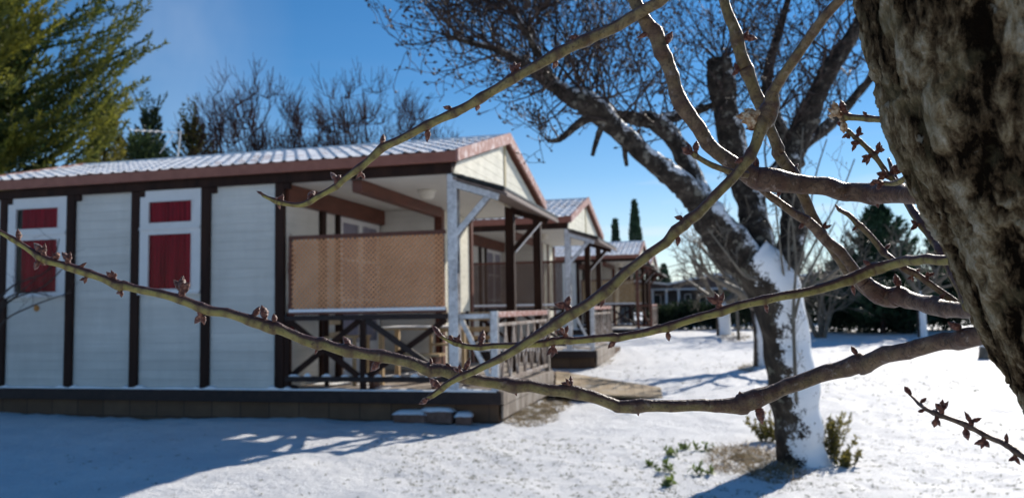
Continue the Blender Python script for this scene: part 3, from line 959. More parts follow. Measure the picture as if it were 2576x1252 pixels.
# plaque and meter on the nearest cabin wall
mb = MB(); c0 = hloc(-6.12, -0.012, 0)
mb.tube([(-6.13, 0.001, 1.47), (-6.13, -0.012, 1.47), (-6.13, -0.016, 1.47)], [0.043, 0.043, 0.036], 20)
pl = mb.build('plaque', M['plaque'], cabin)
# ------------------------------------------------------------------ porch furniture
def local_thing(name, x, y, z, rz=0):
    return empty(name, hloc(x, y, z), -TH + rz)

def make_chair(x, y, rz, label):
    r = local_thing('garden_chair', x, y, FL, rz)
    tag(r, label, 'chair', 'wooden chairs on the porch')
    b = MB()
    for i in range(5): b.box(-0.22, 0.22, -0.21 + i * 0.085, -0.21 + i * 0.085 + 0.07, 0.42, 0.445)
    b.build('seat', M['pale_wood'], r)
    b = MB(); b.box(-0.21, 0.21, 0.20, 0.225, 0.80, 0.93); b.box(-0.21, 0.21, 0.20, 0.225, 0.62, 0.70); b.box(-0.21, 0.21, 0.20, 0.225, 0.50, 0.56)
    bevel(b.build('backrest', M['pale_wood'], r))
    for sx_ in (-1, 1):
        b = MB(); b.box(sx_ * 0.23 - 0.022, sx_ * 0.23 + 0.022, 0.18, 0.225, 0, 0.95); b.build('leg', M['dark_wood'], r)
        b = MB(); b.box(sx_ * 0.23 - 0.022, sx_ * 0.23 + 0.022, -0.21, -0.17, 0, 0.62); b.build('leg', M['pale_wood'], r)
        b = MB(); b.box(sx_ * 0.23 - 0.03, sx_ * 0.23 + 0.03, -0.23, 0.22, 0.622, 0.65); b.build('armrest', M['pale_wood'], r)
    return r
make_chair(-0.45, 2.75, 0.25, 'pale wooden chair standing by the front rail of the near porch')
make_chair(-1.0, 2.82, -0.1, 'pale wooden chair next to the room wall on the near porch')
make_chair(-1.75, 0.75, 1.6, 'pale wooden chair behind the left crossed brace of the near porch')

t = local_thing('porch_table', -0.75, 0.95, FL)
tag(t, 'pale wooden table with a thin snow cover behind the near porch railing', 'table')
b = MB()
for i in range(6): b.box(-0.55, 0.55, -0.36 + i * 0.12, -0.36 + i * 0.12 + 0.11, 0.72, 0.745)
b.build('tabletop', M['pale_wood'], t)
b = MB(); b.box(-0.50, 0.48, -0.33, 0.33, 0.7465, 0.765); bevel(b.build('table_snow', M['snow'], t), 0.012, 3)
for sx_ in (-1, 1):
    for sy in (-1, 1):
        b = MB(); b.box(sx_ * 0.48 - 0.03, sx_ * 0.48 + 0.03, sy * 0.28 - 0.03, sy * 0.28 + 0.03, 0, 0.719); b.build('leg', M['pale_wood'], t)
t = local_thing('porch_bench', -0.75, 0.30, FL)
tag(t, 'low pale wooden bench between the railing and the porch table', 'bench')
b = MB(); b.box(-0.5, 0.5, -0.12, -0.01, 0.40, 0.43); b.box(-0.5, 0.5, 0.01, 0.12, 0.40, 0.43); b.build('seat', M['pale_wood'], t)
for sx_ in (-1, 1):
    b = MB(); b.box(sx_ * 0.42 - 0.03, sx_ * 0.42 + 0.03, -0.1, 0.1, 0, 0.399); b.build('leg', M['brown_wood'], t)

# folded parasol beside the lattice
t = local_thing('folded_parasol', -2.245, 0.10, FL)
tag(t, 'folded dark red parasol standing between the wall post and the lattice', 'parasol')
b = MB(); pts = []; rr = []
for i in range(26):
    z = 0.75 + i * 0.05
    pts.append((0.008 * math.sin(z * 5), 0, z)); rr.append(0.035 + 0.014 * math.sin(z * 9) + (0.02 if i < 4 else 0) - (0.02 if i > 23 else 0))
b.tube(pts, rr, 14, True, None, 0.25); b.build('canopy', M['red_cloth'], t, True)
b = MB(); b.tube([(0, 0, 0.03), (0, 0, 0.76)], [0.014, 0.014], 8); b.build('pole', M['brown_wood'], t)
b = MB(); b.tube([(0, 0, 0.0), (0, 0, 0.03), (0, 0, 0.05)], [0.10, 0.10, 0.03], 14); b.build('base', M['dark_wood'], t)

# wooden ramp off the deck
A = [V((0.60, 11.95, 0.13)), V((2.10, 11.55, 0.015 + ground_z(2.1, 11.5))), V((2.35, 13.1, 0.015 + ground_z(2.3, 13.1))), V((0.72, 13.9, 0.28))]
t = empty('wooden_ramp', (0.6, 12.5, 0)); tag(t, 'weathered tan plank ramp sloping from the near porch deck onto the snow', 'ramp')
b = MB()
for i in range(12):
    f0, f1 = i / 12, (i + 0.985) / 12
    P = [A[0].lerp(A[1], f0), A[0].lerp(A[1], f1), A[3].lerp(A[2], f1), A[3].lerp(A[2], f0)]
    P = [q - t.location for q in P]
    b.hexa([q - V((0, 0, 0.03)) for q in P] + P)
b.build('plank', M['ramp_wood'], t)
for (p, q) in ((A[0], A[1]), (A[3], A[2])):
    b = MB(); b.bar(p - t.location - V((0, 0, 0.065)), q - t.location - V((0, 0, 0.065)), 0.06, 0.05, (0, 1, 0)); b.build('stringer', M['dark_wood'], t)

# stones with snow caps against the plinth
for (u, v_, wx, hz, rz, lab) in ((1030, 1062, 0.40, 0.12, 0.1, 'reddish kerb stone under snow, left of the stones by the plinth'),
                                 (1098, 1062, 0.42, 0.155, -0.06, 'largest snow capped kerb stone, middle of the three by the plinth'),
                                 (1166, 1066, 0.19, 0.11, 0.2, 'small snow capped stone at the right end of the stones by the plinth')):
    g0 = on_ground(u, v_)
    t = empty('kerb_stone', (g0.x, g0.y, -0.01), -TH + rz); tag(t, lab, 'stone', 'snow capped stones by the plinth')
    b = MB(); b.box(-wx / 2, wx / 2, -0.02, 0.24, 0, hz)
    bevel(b.build('block', M['stone'], t), 0.02, 3)
    b = MB(); n = 9
    for i in range(n):
        for j in range(n):
            x, y = -0.5 + i / (n - 1), j / (n - 1)
            e = min(1, 5 * min(0.5 - abs(x), 0.5 - abs(y - 0.5)) + 0.0)
            b.v.append((x * (wx + 0.03), -0.035 + y * 0.29, hz - 0.012 + 0.045 * (e ** 0.5) + 0.012 * nz((x * 3, y * 3, u)))); b.att.append(0)
    for i in range(n - 1):
        for j in range(n - 1):
            b.f.append((i * n + j, (i + 1) * n + j, (i + 1) * n + j + 1, i * n + j + 1)); b.mi.append(0)
    b.build('snow_cap', M['snow'], t, True)

def pix(p):
    q = p - CP
    z = q.dot(fwd)
    return (1288 + FPX * q.dot(CR) / z, 626 - FPX * q.dot(CU) / z)
# TV antenna over the ridge
xa_ = min((hloc(-7.4 + q * 0.02, 2.75, 3.92) for q in range(300)), key=lambda p: abs(pix(p)[0] - 443))
p0 = xa_
t = empty('tv_antenna', p0); tag(t, 'grey television antenna on a thin mast above the snowy roof', 'antenna')
top = at(443, 322, p0.y) - p0
b = MB(); b.tube([(0, 0, -0.05), (top.x, 0, top.z)], [0.016, 0.014], 8); b.build('mast', M['metal'], t)
b = MB(); e0 = at(335, 328, p0.y - 0.3) - p0; e1 = at(405, 331, p0.y) - p0
b.tube([e0, e1], [0.007, 0.007], 6); 
for i in range(5):
    q = e0.lerp(e1, i / 4.2); b.tube([q - V((0.02, 0.10, 0)), q + V((0.02, 0.10, 0))], [0.004, 0.004], 5)
b.build('boom', M['metal'], t)
b = MB(); b.tube([at(402, 386, p0.y) - p0, at(436, 338, p0.y) - p0], [0.007, 0.007], 6); b.tube([e1, (top.x, 0, top.z - 0.04)], [0.008, 0.008], 6); b.build('brace', M['metal'], t)

# ------------------------------------------------------------------ foreground tree
D0 = 0.70
def to3(p, d):
    return at(p[0], p[1], d)
ft = empty('peach_tree', (0.62, 0.62, 0.0))
tag(ft, 'near fruit tree with rough lichened trunk and budding shoots across the whole view', 'tree')
FT = V(ft.location)

# trunk
def trunk_axis(v_):          # image height to axis point
    E_ = [(-600, 1990), (0, 2118), (250, 2185), (420, 2278), (630, 2360), (790, 2450), (870, 2512), (1030, 2602), (1500, 2850)]
    for (a, b_), (c, d_) in zip(E_, E_[1:]):
        if a <= v_ <= c: u = b_ + (d_ - b_) * (v_ - a) / (c - a) + 452
    return at(u, v_, 0.505)
ax = []
zlow = trunk_axis(1500)
for f in (0.0, 0.33, 0.66):
    ax.append(V((0.62, 0.62, 0.0)).lerp(zlow, f) + V((0.02 * math.sin(f * 3), 0, 0)))
for v_ in range(1500, -601, -75): ax.append(trunk_axis(v_))
axs = catmull([tuple(p) for p in ax], 10)
b = MB(); NS = 380
pts = [V(p) for p in axs]
u = V((1, 0, 0))
lens = 0.0
for i, p in enumerate(pts):
    d = (pts[min(i + 1, len(pts) - 1)] - pts[max(i - 1, 0)]).normalized()
    u = (u - d * u.dot(d)).normalized(); w_ = d.cross(u)
    if i: lens += (p - pts[i - 1]).length
    r0 = 0.093 * (1.35 - 0.35 * smooth(0, 0.45, lens)) * (1 - 0.12 * smooth(1.6, 2.4, lens))
    for j in range(NS):
        a = 2 * math.pi * j / NS
        q = u * math.cos(a) + w_ * math.sin(a)
        s = (q.x * 0.095, q.y * 0.095, lens)
        wx_, wy_ = nz((s[0], s[1], s[2]), 22, 9.0) * 0.012, nz((s[0], s[1], s[2]), 22, 13.0) * 0.012
        P_ = (s[0] + wx_, s[1] + wy_, s[2] * 0.42 + wx_)
        f1 = 1 - abs(nz(P_, 62, 1.0)) * 1.9
        f2 = 1 - abs(nz(P_, 125, 3.0)) * 1.7
        big = nz((s[0], s[1], s[2] * 0.6), 13, 5.0)
        mid = nz(P_, 38, 6.0)
        fine = nz((s[0], s[1], s[2] * 0.7), 260, 2.0)
        hgt = 0.5 + 0.55 * mid - 0.30 * max(0, f1 - 0.45) * 1.6 - 0.14 * max(0, f2 - 0.3) + 0.12 * fine
        hgt = min(1, max(0, hgt))
        r = r0 + 0.005 * big + 0.009 * (hgt - 0.5) + 0.0016 * fine
        b.v.append(tuple(p + q * r - FT)); b.att.append(hgt)
for i in range(len(pts) - 1):
    for j in range(NS):
        a, c = i * NS + j, i * NS + (j + 1) % NS
        b.f.append((a, c, c + NS, a + NS)); b.mi.append(0)
b.build('trunk', M['bark_near'], ft, True, 'ridge')

def bud_mesh(mb, base, d, ln, wd, rr):
    """scaly pointed bud: lathe of overlapping scale rings"""
    d = d.normalized()
    u = d.orthogonal().normalized(); w_ = d.cross(u)
    bend = rvec(rr, 0.10)
    prof = [(0, .42), (.10, .72), (.20, .95), (.205, .85), (.36, 1.06), (.50, .98), (.505, .86), (.66, .80), (.76, .62), (.765, .52), (.88, .30), (1.0, .03)]
    n = 9
    b0 = len(mb.v)
    for i, (t, r) in enumerate(prof):
        c = base + d * (ln * t) + bend * (ln * t * t)
        for j in range(n):
            a = 2 * math.pi * (j + 0.5 * (i // 3)) / n
            k = 1 + 0.14 * math.sin(a * 3 + i * 0.5)
            mb.v.append(tuple(c + (u * math.cos(a) + w_ * math.sin(a)) * (wd / 2 * r * k))); mb.att.append(t)
    for i in range(len(prof) - 1):
        for j in range(n):
            a, c = b0 + i * n + j, b0 + i * n + (j + 1) % n
            mb.f.append((a, c, c + n, a + n)); mb.mi.append(0)

def branch(pts, d0, d1, age0, age1, buds=(), n=12, pre=None, knot=(), sides=14):
    """pts: (u, v, width px); depth runs d0..d1 along it; buds: (u, v, du, dv, count, size px[, fuzzy])"""
    k = len(pts)
    P3 = []
    for i, p in enumerate(pts):
        t = i / (k - 1)
        d = d0 + (d1 - d0) * t if not callable(d0) else d0(t)
        q = to3(p, d)
        P3.append((q.x, q.y, q.z, p[2] * 0.44 * d / FPX, age0 + (age1 - age0) * t))
    S = catmull(P3, n)
    rr = random.Random(int(pts[0][0] * 7 + pts[0][1]))
    C = [V(s[:3]) - FT for s in S]
    RR = [max(0.0008, s[3]) for s in S]
    # swelling at nodes, with slight kinks
    tot = 0; cum = [0]
    for i in range(1, len(C)):
        tot += (C[i] - C[i - 1]).length; cum.append(tot)
    nodes = []
    for bd in buds:
        best = min(range(len(C)), key=lambda i: (lambda q: (q[0] - bd[0]) ** 2 + (q[1] - bd[1]) ** 2)(pix(C[i] + FT)))
        nodes.append(best)
    nodeset = list(nodes)
    x_ = rr.uniform(0.006, 0.02)
    while x_ < tot:
        nodeset.append(min(range(len(C)), key=lambda i: abs(cum[i] - x_))); x_ += rr.uniform(0.012, 0.030)
    nodeset = sorted(set(nodeset))
    kink = [rvec(rr, 0.16) for _ in nodeset]
    for i in range(2, len(C) - 2):
        for a_ in range(len(nodeset) - 1):
            if nodeset[a_] <= i < nodeset[a_ + 1]:
                t_ = (i - nodeset[a_]) / (nodeset[a_ + 1] - nodeset[a_])
                C[i] += (kink[a_] * (1 - t_) + kink[a_ + 1] * t_) * RR[i]
                break
    NODE = [0.0] * len(C)
    for i in range(len(C)):
        for b_ in nodeset:
            dd = (cum[i] - cum[b_]) / (RR[b_] * 0.7)
            if abs(dd) < 2.2: NODE[i] = max(NODE[i], math.exp(-dd * dd) * (1.0 if b_ in nodes else 0.65)); RR[i] *= 1 + 0.05 * math.exp(-dd * dd)
    for i in range(len(C)):
        RR[i] *= 1 + 0.035 * nz((cum[i] * 40, tot, 0)) + 0.02 * nz((cum[i] * 200, 2, tot))
        for b_ in nodes:
            dd = (cum[i] - cum[b_]) / (RR[b_] * 1.6)
            if abs(dd) < 2: RR[i] *= 1 + 0.16 * math.exp(-dd * dd)
        if 1 < i < len(C) - 2:
            C[i] += V((nz((cum[i] * 45, 1, tot)), nz((cum[i] * 45, 5, tot)), nz((cum[i] * 45, 9, tot)))) * RR[i] * 0.16
    mb = MB()
    mb.tube(C, RR, sides, True, [s[4] for s in S], 0.035)
    o = mb.build('branch', M['shoot'], ft, True, 'age')
    na = o.data.attributes.new('node', 'FLOAT', 'POINT')
    na.data.foreach_set('value', [x for x in NODE for _ in range(sides)])
    for bd, nd in zip(buds, nodes):
        u_, v_, du, dv, cnt, size = bd[:6]
        fz = len(bd) > 6
        cpt = C[nd]
        d = (C[nd] + FT - CP).dot(fwd)
        axis = (CR * du - CU * dv)
        if axis.length < 1e-6: axis = CU
        axis.normalize()
        bm_ = MB()
        ln = size * d / FPX
        start = cpt + axis * RR[nd] * 0.7
        # dark leaf-scar spur the buds sit on
        sp = 0.35 * ln if cnt > 1 else 0.18 * ln
        bm_.tube([start - axis * RR[nd] * 0.4, start + axis * sp * 0.6, start + axis * sp], [min(RR[nd] * 0.75, ln * 0.26), ln * 0.20, ln * 0.16], 8, True, None, 0.2)
        base = start + axis * sp * 0.75
        for q in range(cnt):
            sidev = axis.cross(fwd).normalized()
            if cnt == 1: dr = axis + rvec(rr, 0.12)
            else:
                an = (q / (cnt - 1) - 0.5) * 2.0
                dr = axis * (1 - 0.25 * abs(an)) + sidev * an * 0.62 + fwd * rr.uniform(-0.6, 0.3)
            bm_l = ln * rr.uniform(0.75, 1.05) * (1.0 if cnt == 1 else 0.85)
            bud_mesh(bm_, base + rvec(rr, ln * 0.03), dr, bm_l, bm_l * rr.uniform(0.46, 0.62), rr)
        bm_.build('bud', M['bud_fuzzy'] if fz else M['bud'], o, True)
    return o

def pix(p):
    q = p - CP
    z = q.dot(fwd)
    return (1288 + FPX * q.dot(CR) / z, 626 - FPX * q.dot(CU) / z)

# long upper shoot, arching in from the crown above the frame
branch([(2480, -520, 60), (2250, -330, 46), (2000, -190, 40), (1800, -85, 36), (1655, 2, 33), (1560, 62, 32), (1450, 112, 31), (1390, 146, 30), (1300, 192, 28), (1200, 252, 26), (1100, 302, 24), (1010, 350, 23),
        (960, 377, 22), (900, 425, 20), (850, 464, 18), (800, 496, 17), (760, 514, 15), (715, 512, 13), (680, 500, 11), (660, 490, 8)],
       lambda t: 0.53 + 0.17 * min(1, t * 4), 0, 0.9, 0.0,
       [(1470, 100, -1.0, -0.25, 1, 30), (1292, 195, 0.1, -1, 3, 34), (1400, 143, -0.1, 1, 1, 30), (1205, 250, -0.2, 1, 1, 22), (1140, 283, -0.8, -0.7, 1, 28), (1072, 316, 0.1, 1, 1, 28),
        (960, 377, 0, -1, 1, 30), (905, 422, 0.1, 1, 2, 24), (845, 468, 0, -1, 2, 34), (780, 506, 0.1, -1, 1, 30), (712, 511, -0.1, -1, 1, 22), (700, 508, 0.3, 1, 1, 14), (664, 491, -0.7, -0.6, 1, 20), (690, 503, 0.8, -0.6, 1, 24)])
# thick brown limb curling up from the trunk
branch([(2520, 505, 70), (2420, 500, 64), (2310, 494, 54), (2240, 488, 53), (2150, 480, 53), (2060, 470, 53), (1960, 455, 53), (1900, 443, 50), (1855, 420, 44), (1810, 383, 41), (1760, 328, 41), (1720, 264, 40),
        (1688, 190, 39), (1650, 100, 38), (1612, 30, 36), (1585, -30, 38), (1540, -150, 30), (1520, -320, 18), (1500, -450, 8)],
       lambda t: 0.50 + 0.20 * min(1, t * 5), 0, 1.0, 0.75,
       [(1640, 80, -1, 0.25, 1, 32), (1662, 125, 0.4, -1, 1, 36), (1715, 262, -0.5, 0.3, 1, 14), (1915, 430, 0.0, -1, 1, 40), (2200, 505, 0, 1, 1, 16), (1955, 470, 0, 0.4, 1, 20)])
# spur with a flower bud cluster on that limb
branch([(1880, 440, 22), (1840, 432, 19), (1792, 415, 17), (1755, 396, 14), (1745, 390, 12)], 0.69, 0.67, 0.8, 0.5,
       [(1750, 393, -0.7, -0.5, 4, 36), (1748, 392, 0.1, -1, 1, 34)])
# shoot leaning up beside it
branch([(2205, 742, 40), (2172, 722, 32), (2128, 676, 28), (2090, 618, 28), (2058, 568, 29), (2028, 508, 30), (1993, 441, 31), (1966, 393, 30), (1940, 330, 30), (1920, 275, 34), (1898, 225, 34), (1872, 160, 34), (1852, 85, 31), (1822, 5, 28), (1790, -110, 22), (1770, -260, 10)],
       0.73, 0.74, 0.85, 0.6, [(1872, 80 + 20, 0.9, -0.6, 2, 34), (1858, 185, -1, 0, 2, 32), (1925, 272, 0.6, -0.9, 1, 20), (1990, 436, 0.4, -0.6, 1, 18), (1962, 385, 0.3, -0.4, 1, 12)])
# long shoot running down left from the crown to a tip above the deck corner
branch([(2460, -460, 54), (2330, -270, 40), (2200, -110, 32), (2113, 0, 28), (2058, 66, 28), (2000, 145, 29), (1958, 212, 30), (1930, 282, 38), (1912, 338, 32), (1888, 390, 29), (1818, 475, 28), (1717, 568, 28), (1625, 648, 28),
        (1520, 732, 30), (1400, 815, 28), (1300, 877, 25), (1205, 926, 21), (1135, 962, 18), (1092, 990, 15), (1075, 1000, 11)],
       lambda t: 0.53 + 0.14 * min(1, t * 3), 0, 1.0, 0.1,
       [(1930, 284, -0.9, 0.25, 4, 56, 1), (1935, 300, -0.8, 0.8, 2, 36), (1885, 398, -0.7, 0.2, 1, 30), (1735, 552, -0.9, -0.2, 1, 26), (1705, 580, 0.3, 1, 1, 32), (1520, 735, -0.3, 1, 1, 26), (1440, 790, -0.5, -0.7, 2, 42),
        (1395, 815, 0.7, 0.9, 1, 20), (1165, 948, -0.6, -0.8, 2, 26), (1110, 980, -0.7, -0.7, 1, 32), (1085, 996, -0.6, 0.5, 1, 30), (1940, 262, 0.6, -0.7, 1, 16)])
# thick low limb with its fan of shoots
branch([(2620, 800, 60), (2520, 788, 52), (2438, 778, 46), (2361, 770, 46), (2284, 754, 45), (2222, 744, 48), (2186, 722, 38), (2150, 678, 31), (2110, 630, 29), (2077, 600, 28), (2037, 560, 25), (1975, 520, 22), (1930, 487, 20), (1890, 455, 14)],
       lambda t: 0.52 + 0.20 * min(1, t * 3), 0, 1.0, 0.85, [(2270, 735, 0, -1, 1, 34), (2215, 720, -0.6, -0.6, 1, 26), (2030, 548, -0.4, 0.5, 1, 18), (2066, 582, 0.5, -0.6, 2, 22), (2350, 750, 0.5, -0.5, 1, 24), (2170, 712, 0.2, 1, 1, 28)])
branch([(2405, 760, 20), (2360, 728, 17), (2315, 697, 16), (2268, 672, 15), (2240, 648, 16), (2222, 634, 18), (2185, 588, 17), (2148, 553, 15), (2122, 535, 12), (2108, 524, 10)], 0.66, 0.75, 0.8, 0.6,
       [(2330, 705, 0.2, -1, 2, 26), (2300, 690, -0.5, 0.9, 2, 20), (2275, 678, 0.3, -1, 1, 22), (2225, 632, 0.7, -0.7, 1, 20), (2165, 566, -0.7, 0.4, 1, 14), (2112, 527, -0.6, -0.6, 1, 16), (2290, 684, 0.9, -0.2, 1, 18)])
branch([(2440, 770, 40), (2428, 742, 36), (2411, 712, 33), (2398, 678, 30), (2372, 636, 30), (2352, 606, 28), (2321, 570, 26), (2296, 536, 24), (2278, 500, 22), (2250, 440, 16), (2235, 400, 8)], 0.60, 0.80, 0.6, 0.5,
       [(2318, 568, -1, -0.1, 2, 28), (2340, 585, 0.5, -1, 1, 30), (2375, 640, 0.8, -0.5, 1, 20)])
# small spurs above the brown limb
branch([(2330, 305, 22), (2290, 302, 20), (2233, 300, 19), (2190, 299, 18), (2150, 296, 18), (2118, 292, 18)], 0.58, 0.64, 0.6, 0.4,
       [(2125, 293, -0.8, -0.35, 3, 40, 1), (2130, 292, -0.3, -1, 1, 40), (2120, 294, 0.05, 1, 1, 36, 1), (2185, 297, -0.4, -0.5, 1, 22)])
branch([(2300, 490, 14), (2285, 478, 14), (2258, 461, 14), (2233, 438, 15), (2198, 391, 14), (2153, 346, 12), (2118, 318, 9)], 0.66, 0.70, 0.5, 0.6,
       [(2240, 446, -0.9, -0.1, 3, 30), (2238, 440, 0.8, -0.6, 2, 38), (2195, 388, -0.7, 0.5, 3, 30), (2200, 392, 0.6, -0.7, 3, 32), (2165, 358, -0.8, 0.5, 2, 26), (2152, 346, 0.8, -0.7, 2, 26), (2135, 330, -0.4, 0.9, 2, 20), (2122, 321, -0.6, -0.6, 1, 20)])
branch([(2420, 395, 26), (2340, 420, 22), (2298, 437, 19), (2262, 457, 18), (2240, 461, 14), (2200, 458, 10)], 0.53, 0.66, 0.1, 0.6, [(2290, 440, -0.5, -0.9, 1, 40), (2225, 460, -0.9, 0.1, 2, 30), (2210, 459, -1, 0, 1, 24)])
# middle shoot
branch([(2560, 640, 48), (2470, 642, 38), (2388, 650, 30), (2310, 652, 29), (2237, 664, 29), (2175, 687, 30), (2092, 718, 28), (1925, 753, 25), (1821, 780, 25), (1717, 810, 24), (1610, 838, 23), (1500, 852, 22), (1400, 858, 20),
        (1300, 867, 18), (1210, 873, 16), (1165, 868, 14), (1130, 857, 11), (1108, 845, 9)], lambda t: 0.54 + 0.15 * min(1, t * 4), 0, 0.35, 0.0,
       [(1808, 782, -0.3, -1, 3, 40), (1925, 760, 0.2, 1, 1, 24), (1685, 822, 0, 1, 1, 24), (1555, 850, -0.6, 0.7, 1, 32), (1428, 855, -0.3, -1, 2, 34), (1395, 860, -0.1, 1, 3, 28), (1208, 868, -0.1, -1, 1, 36),
        (1165, 868, -0.6, -0.7, 1, 26), (1150, 866, 0.3, -1, 1, 20), (1112, 848, -0.8, -0.9, 1, 34), (1140, 860, -0.5, -0.9, 1, 24), (2200, 675, -0.8, -0.6, 1, 26), (2140, 702, 0.3, 1, 1, 30), (1370, 862, 0.6, -0.8, 1, 20)])
# long lower limb reaching across to the left edge
branch([(2640, 815, 66), (2560, 826, 58), (2471, 841, 50), (2367, 862, 48), (2237, 892, 47), (2133, 920, 46), (2019, 957, 44), (1940, 985, 42), (1889, 1004, 46), (1845, 1018, 42), (1800, 1021, 36), (1717, 1019, 34), (1587, 1019, 35), (1535, 1012, 34),
        (1431, 986, 34), (1301, 973, 34), (1223, 960, 33), (1093, 926, 33), (978, 900, 32), (859, 879, 31), (780, 857, 30), (697, 826, 29), (624, 802, 27), (520, 776, 27), (447, 750, 24), (322, 722, 23), (260, 702, 22), (172, 671, 20), (104, 648, 18), (60, 620, 16), (26, 598, 14), (-20, 572, 12), (-60, 555, 8)],
       lambda t: 0.51 + 0.20 * min(1, t * 6) + 0.02 * t, 0, 1.0, -0.0,
       [(452, 750, 0.05, -1, 5, 46), (508, 775, 0, 1, 2, 40), (630, 802, 0.5, -0.9, 1, 34), (668, 815, 0.0, -1, 1, 36), (688, 822, 0.0, -1, 1, 28), (885, 882, -0.5, -1, 1, 34), (970, 900, -0.5, 0.8, 1, 40), (800, 862, -0.3, 1, 1, 14),
        (1085, 922, 0.1, -1, 1, 20), (1150, 940, -0.7, -0.9, 1, 26), (1168, 945, 0.1, -1, 1, 30), (1450, 990, -0.7, -0.8, 3, 34), (1290, 975, 0.2, 1, 1, 14), (1600, 1030, 0.3, 1, 1, 12), (1908, 1000, 0.15, 1, 1, 46), (2155, 912, -0.5, -0.9, 1, 36), (1858, 1012, -0.2, -0.9, 1, 22),
        (290, 712, -0.1, -1, 3, 28), (222, 690, -0.6, 1, 2, 22), (310, 720, -0.5, 1, 2, 24), (170, 670, 0, -1, 2, 34), (190, 676, 0.7, -0.8, 1, 24), (110, 648, -0.2, -1, 2, 38), (125, 652, 1.0, -0.6, 1, 34), (95, 640, 0.1, 1, 3, 28), (45, 612, 0.2, -1, 1, 24), (28, 600, -0.8, -0.5, 1, 24), (2440, 845, -0.6, -0.9, 1, 34)])
# dark budding twig low on the right
branch([(2800, 1275, 34), (2700, 1222, 28), (2620, 1175, 23), (2576, 1148, 20), (2534, 1118, 18), (2497, 1101, 16), (2445, 1075, 15), (2383, 1049, 14), (2345, 1034, 13), (2320, 1021, 11), (2300, 1002, 9), (2289, 990, 6)], 0.52, 0.72, 0.9, 0.9,
       [(2292, 994, -0.6, -0.9, 1, 26), (2312, 1014, 0.8, -0.7, 1, 20), (2368, 1043, 0, -1, 3, 34), (2362, 1042, -0.2, 1, 3, 28), (2442, 1074, 0.2, -1, 2, 32), (2430, 1069, 0.0, 1, 1, 28), (2476, 1092, -0.2, 1, 3, 30), (2533, 1117, -0.1, -1, 1, 24), (2560, 1136, -0.2, 1, 2, 26), (2330, 1026, -0.8, 0.5, 1, 16), (2352, 1036, 0.4, -0.8, 1, 14)], sides=10)

# ------------------------------------------------------------------ generic bare branching
def grow(mb, p, d, ln, r, lvl, rr, upb=0.25, sides=4, wander=0.22, kids=5, budr=0.0, spread=0.9, rmin=0.002):
    n = 4 if lvl < 2 else 3
    pts = [p.copy()]; rs = [r]
    q = p.copy(); dd = d.normalized()
    for i in range(n):
        dd = (dd + rvec(rr, wander) + V((0, 0, upb * 0.35))).normalized()
        q = q + dd * (ln / n)
        pts.append(q.copy()); rs.append(max(r * (1 - 0.72 * (i + 1) / n), rmin))
    mb.tube(pts, rs, max(3, sides), False)
    if budr and lvl <= 1:
        s = budr * rr.uniform(0.7, 1.3); e = pts[-1]
        mb.tube([e - dd * s, e, e + dd * s * 1.6], [s * 0.4, s * 0.9, s * 0.1], 4, False)
    if lvl <= 0: return
    k = max(1, int(kids * rr.uniform(0.7, 1.3)))
    for i in range(k):
        t = 0.25 + 0.75 * (i + rr.random()) / k
        j = min(n - 1, int(t * n)); f = t * n - j
        b0 = pts[j].lerp(pts[j + 1], min(1, f))
        ax_ = (pts[j + 1] - pts[j]).normalized()
        o = rvec(rr); o = (o - ax_ * o.dot(ax_)).normalized()
        nd = (ax_ * rr.uniform(0.5, 1.0) + o * spread + V((0, 0, upb))).normalized()
        grow(mb, b0, nd, ln * rr.uniform(0.35, 0.65), max(rmin * 1.2, rs[j] * rr.uniform(0.45, 0.65)), lvl - 1, rr, upb, 3, wander, max(2, kids - 1), budr, spread, rmin)

# ------------------------------------------------------------------ old pruned tree in the middle distance
TD = 6.55
base = on_ground(2018, 1160, 0.0)
ot = empty('old_pruned_tree', (base.x, base.y, 0.0))
tag(ot, 'large old pruned bare tree with snow plastered on its leaning trunk', 'tree')
OT = V(ot.location)
TD = (base - CP).dot(fwd)
def limb(pts, name, mat, sides=14, jit=0.22, n=6):
    P = []
    for p in pts:
        d = TD + (p[3] if len(p) > 3 else 0.0)
        q = at(p[0], p[1], d) - OT
        P.append((q.x, q.y, q.z, p[2] / 2 * d / FPX))
    S = catmull(P, n)
    mb = MB()
    mb.tube([V(s[:3]) for s in S], [s[3] for s in S], sides, True, None, jit)
    mb.build(name, M[mat], ot, True)
    return [(V(s[:3]), s[3]) for s in S]
paths = []
limb([(2026, 1215, 148), (2022, 1172, 130), (2014, 1120, 121), (2004, 1050, 120), (1995, 960, 122), (1978, 870, 120), (1962, 790, 120), (1943, 730, 128), (1915, 680, 126), (1880, 640, 116)], 'trunk', 'bark_old', 40, 0.20, 10)
pA = limb([(1930, 720, 60, 0.05), (1895, 672, 96, 0.03), (1850, 628, 108, 0.0), (1800, 570, 92, -0.08), (1760, 510, 74, -0.15), (1725, 472, 64, -0.2), (1680, 435, 56, -0.25), (1600, 370, 50, -0.3), (1530, 305, 56, -0.35), (1480, 262, 66, -0.4), (1430, 238, 46, -0.4), (1380, 205, 36, -0.4), (1310, 155, 28, -0.4), (1250, 125, 20, -0.4), (1190, 110, 14, -0.4), (1110, 85, 9, -0.4)], 'limb', 'bark_limb', 22, 0.25)
pB = limb([(1935, 720, 60, 0.1), (1908, 615, 70, 0.12), (1885, 500, 70, 0.2), (1850, 390, 70, 0.3), (1825, 280, 64, 0.3), (1812, 195, 66, 0.3), (1812, 150, 62, 0.3)], 'limb', 'bark_limb', 18, 0.25)
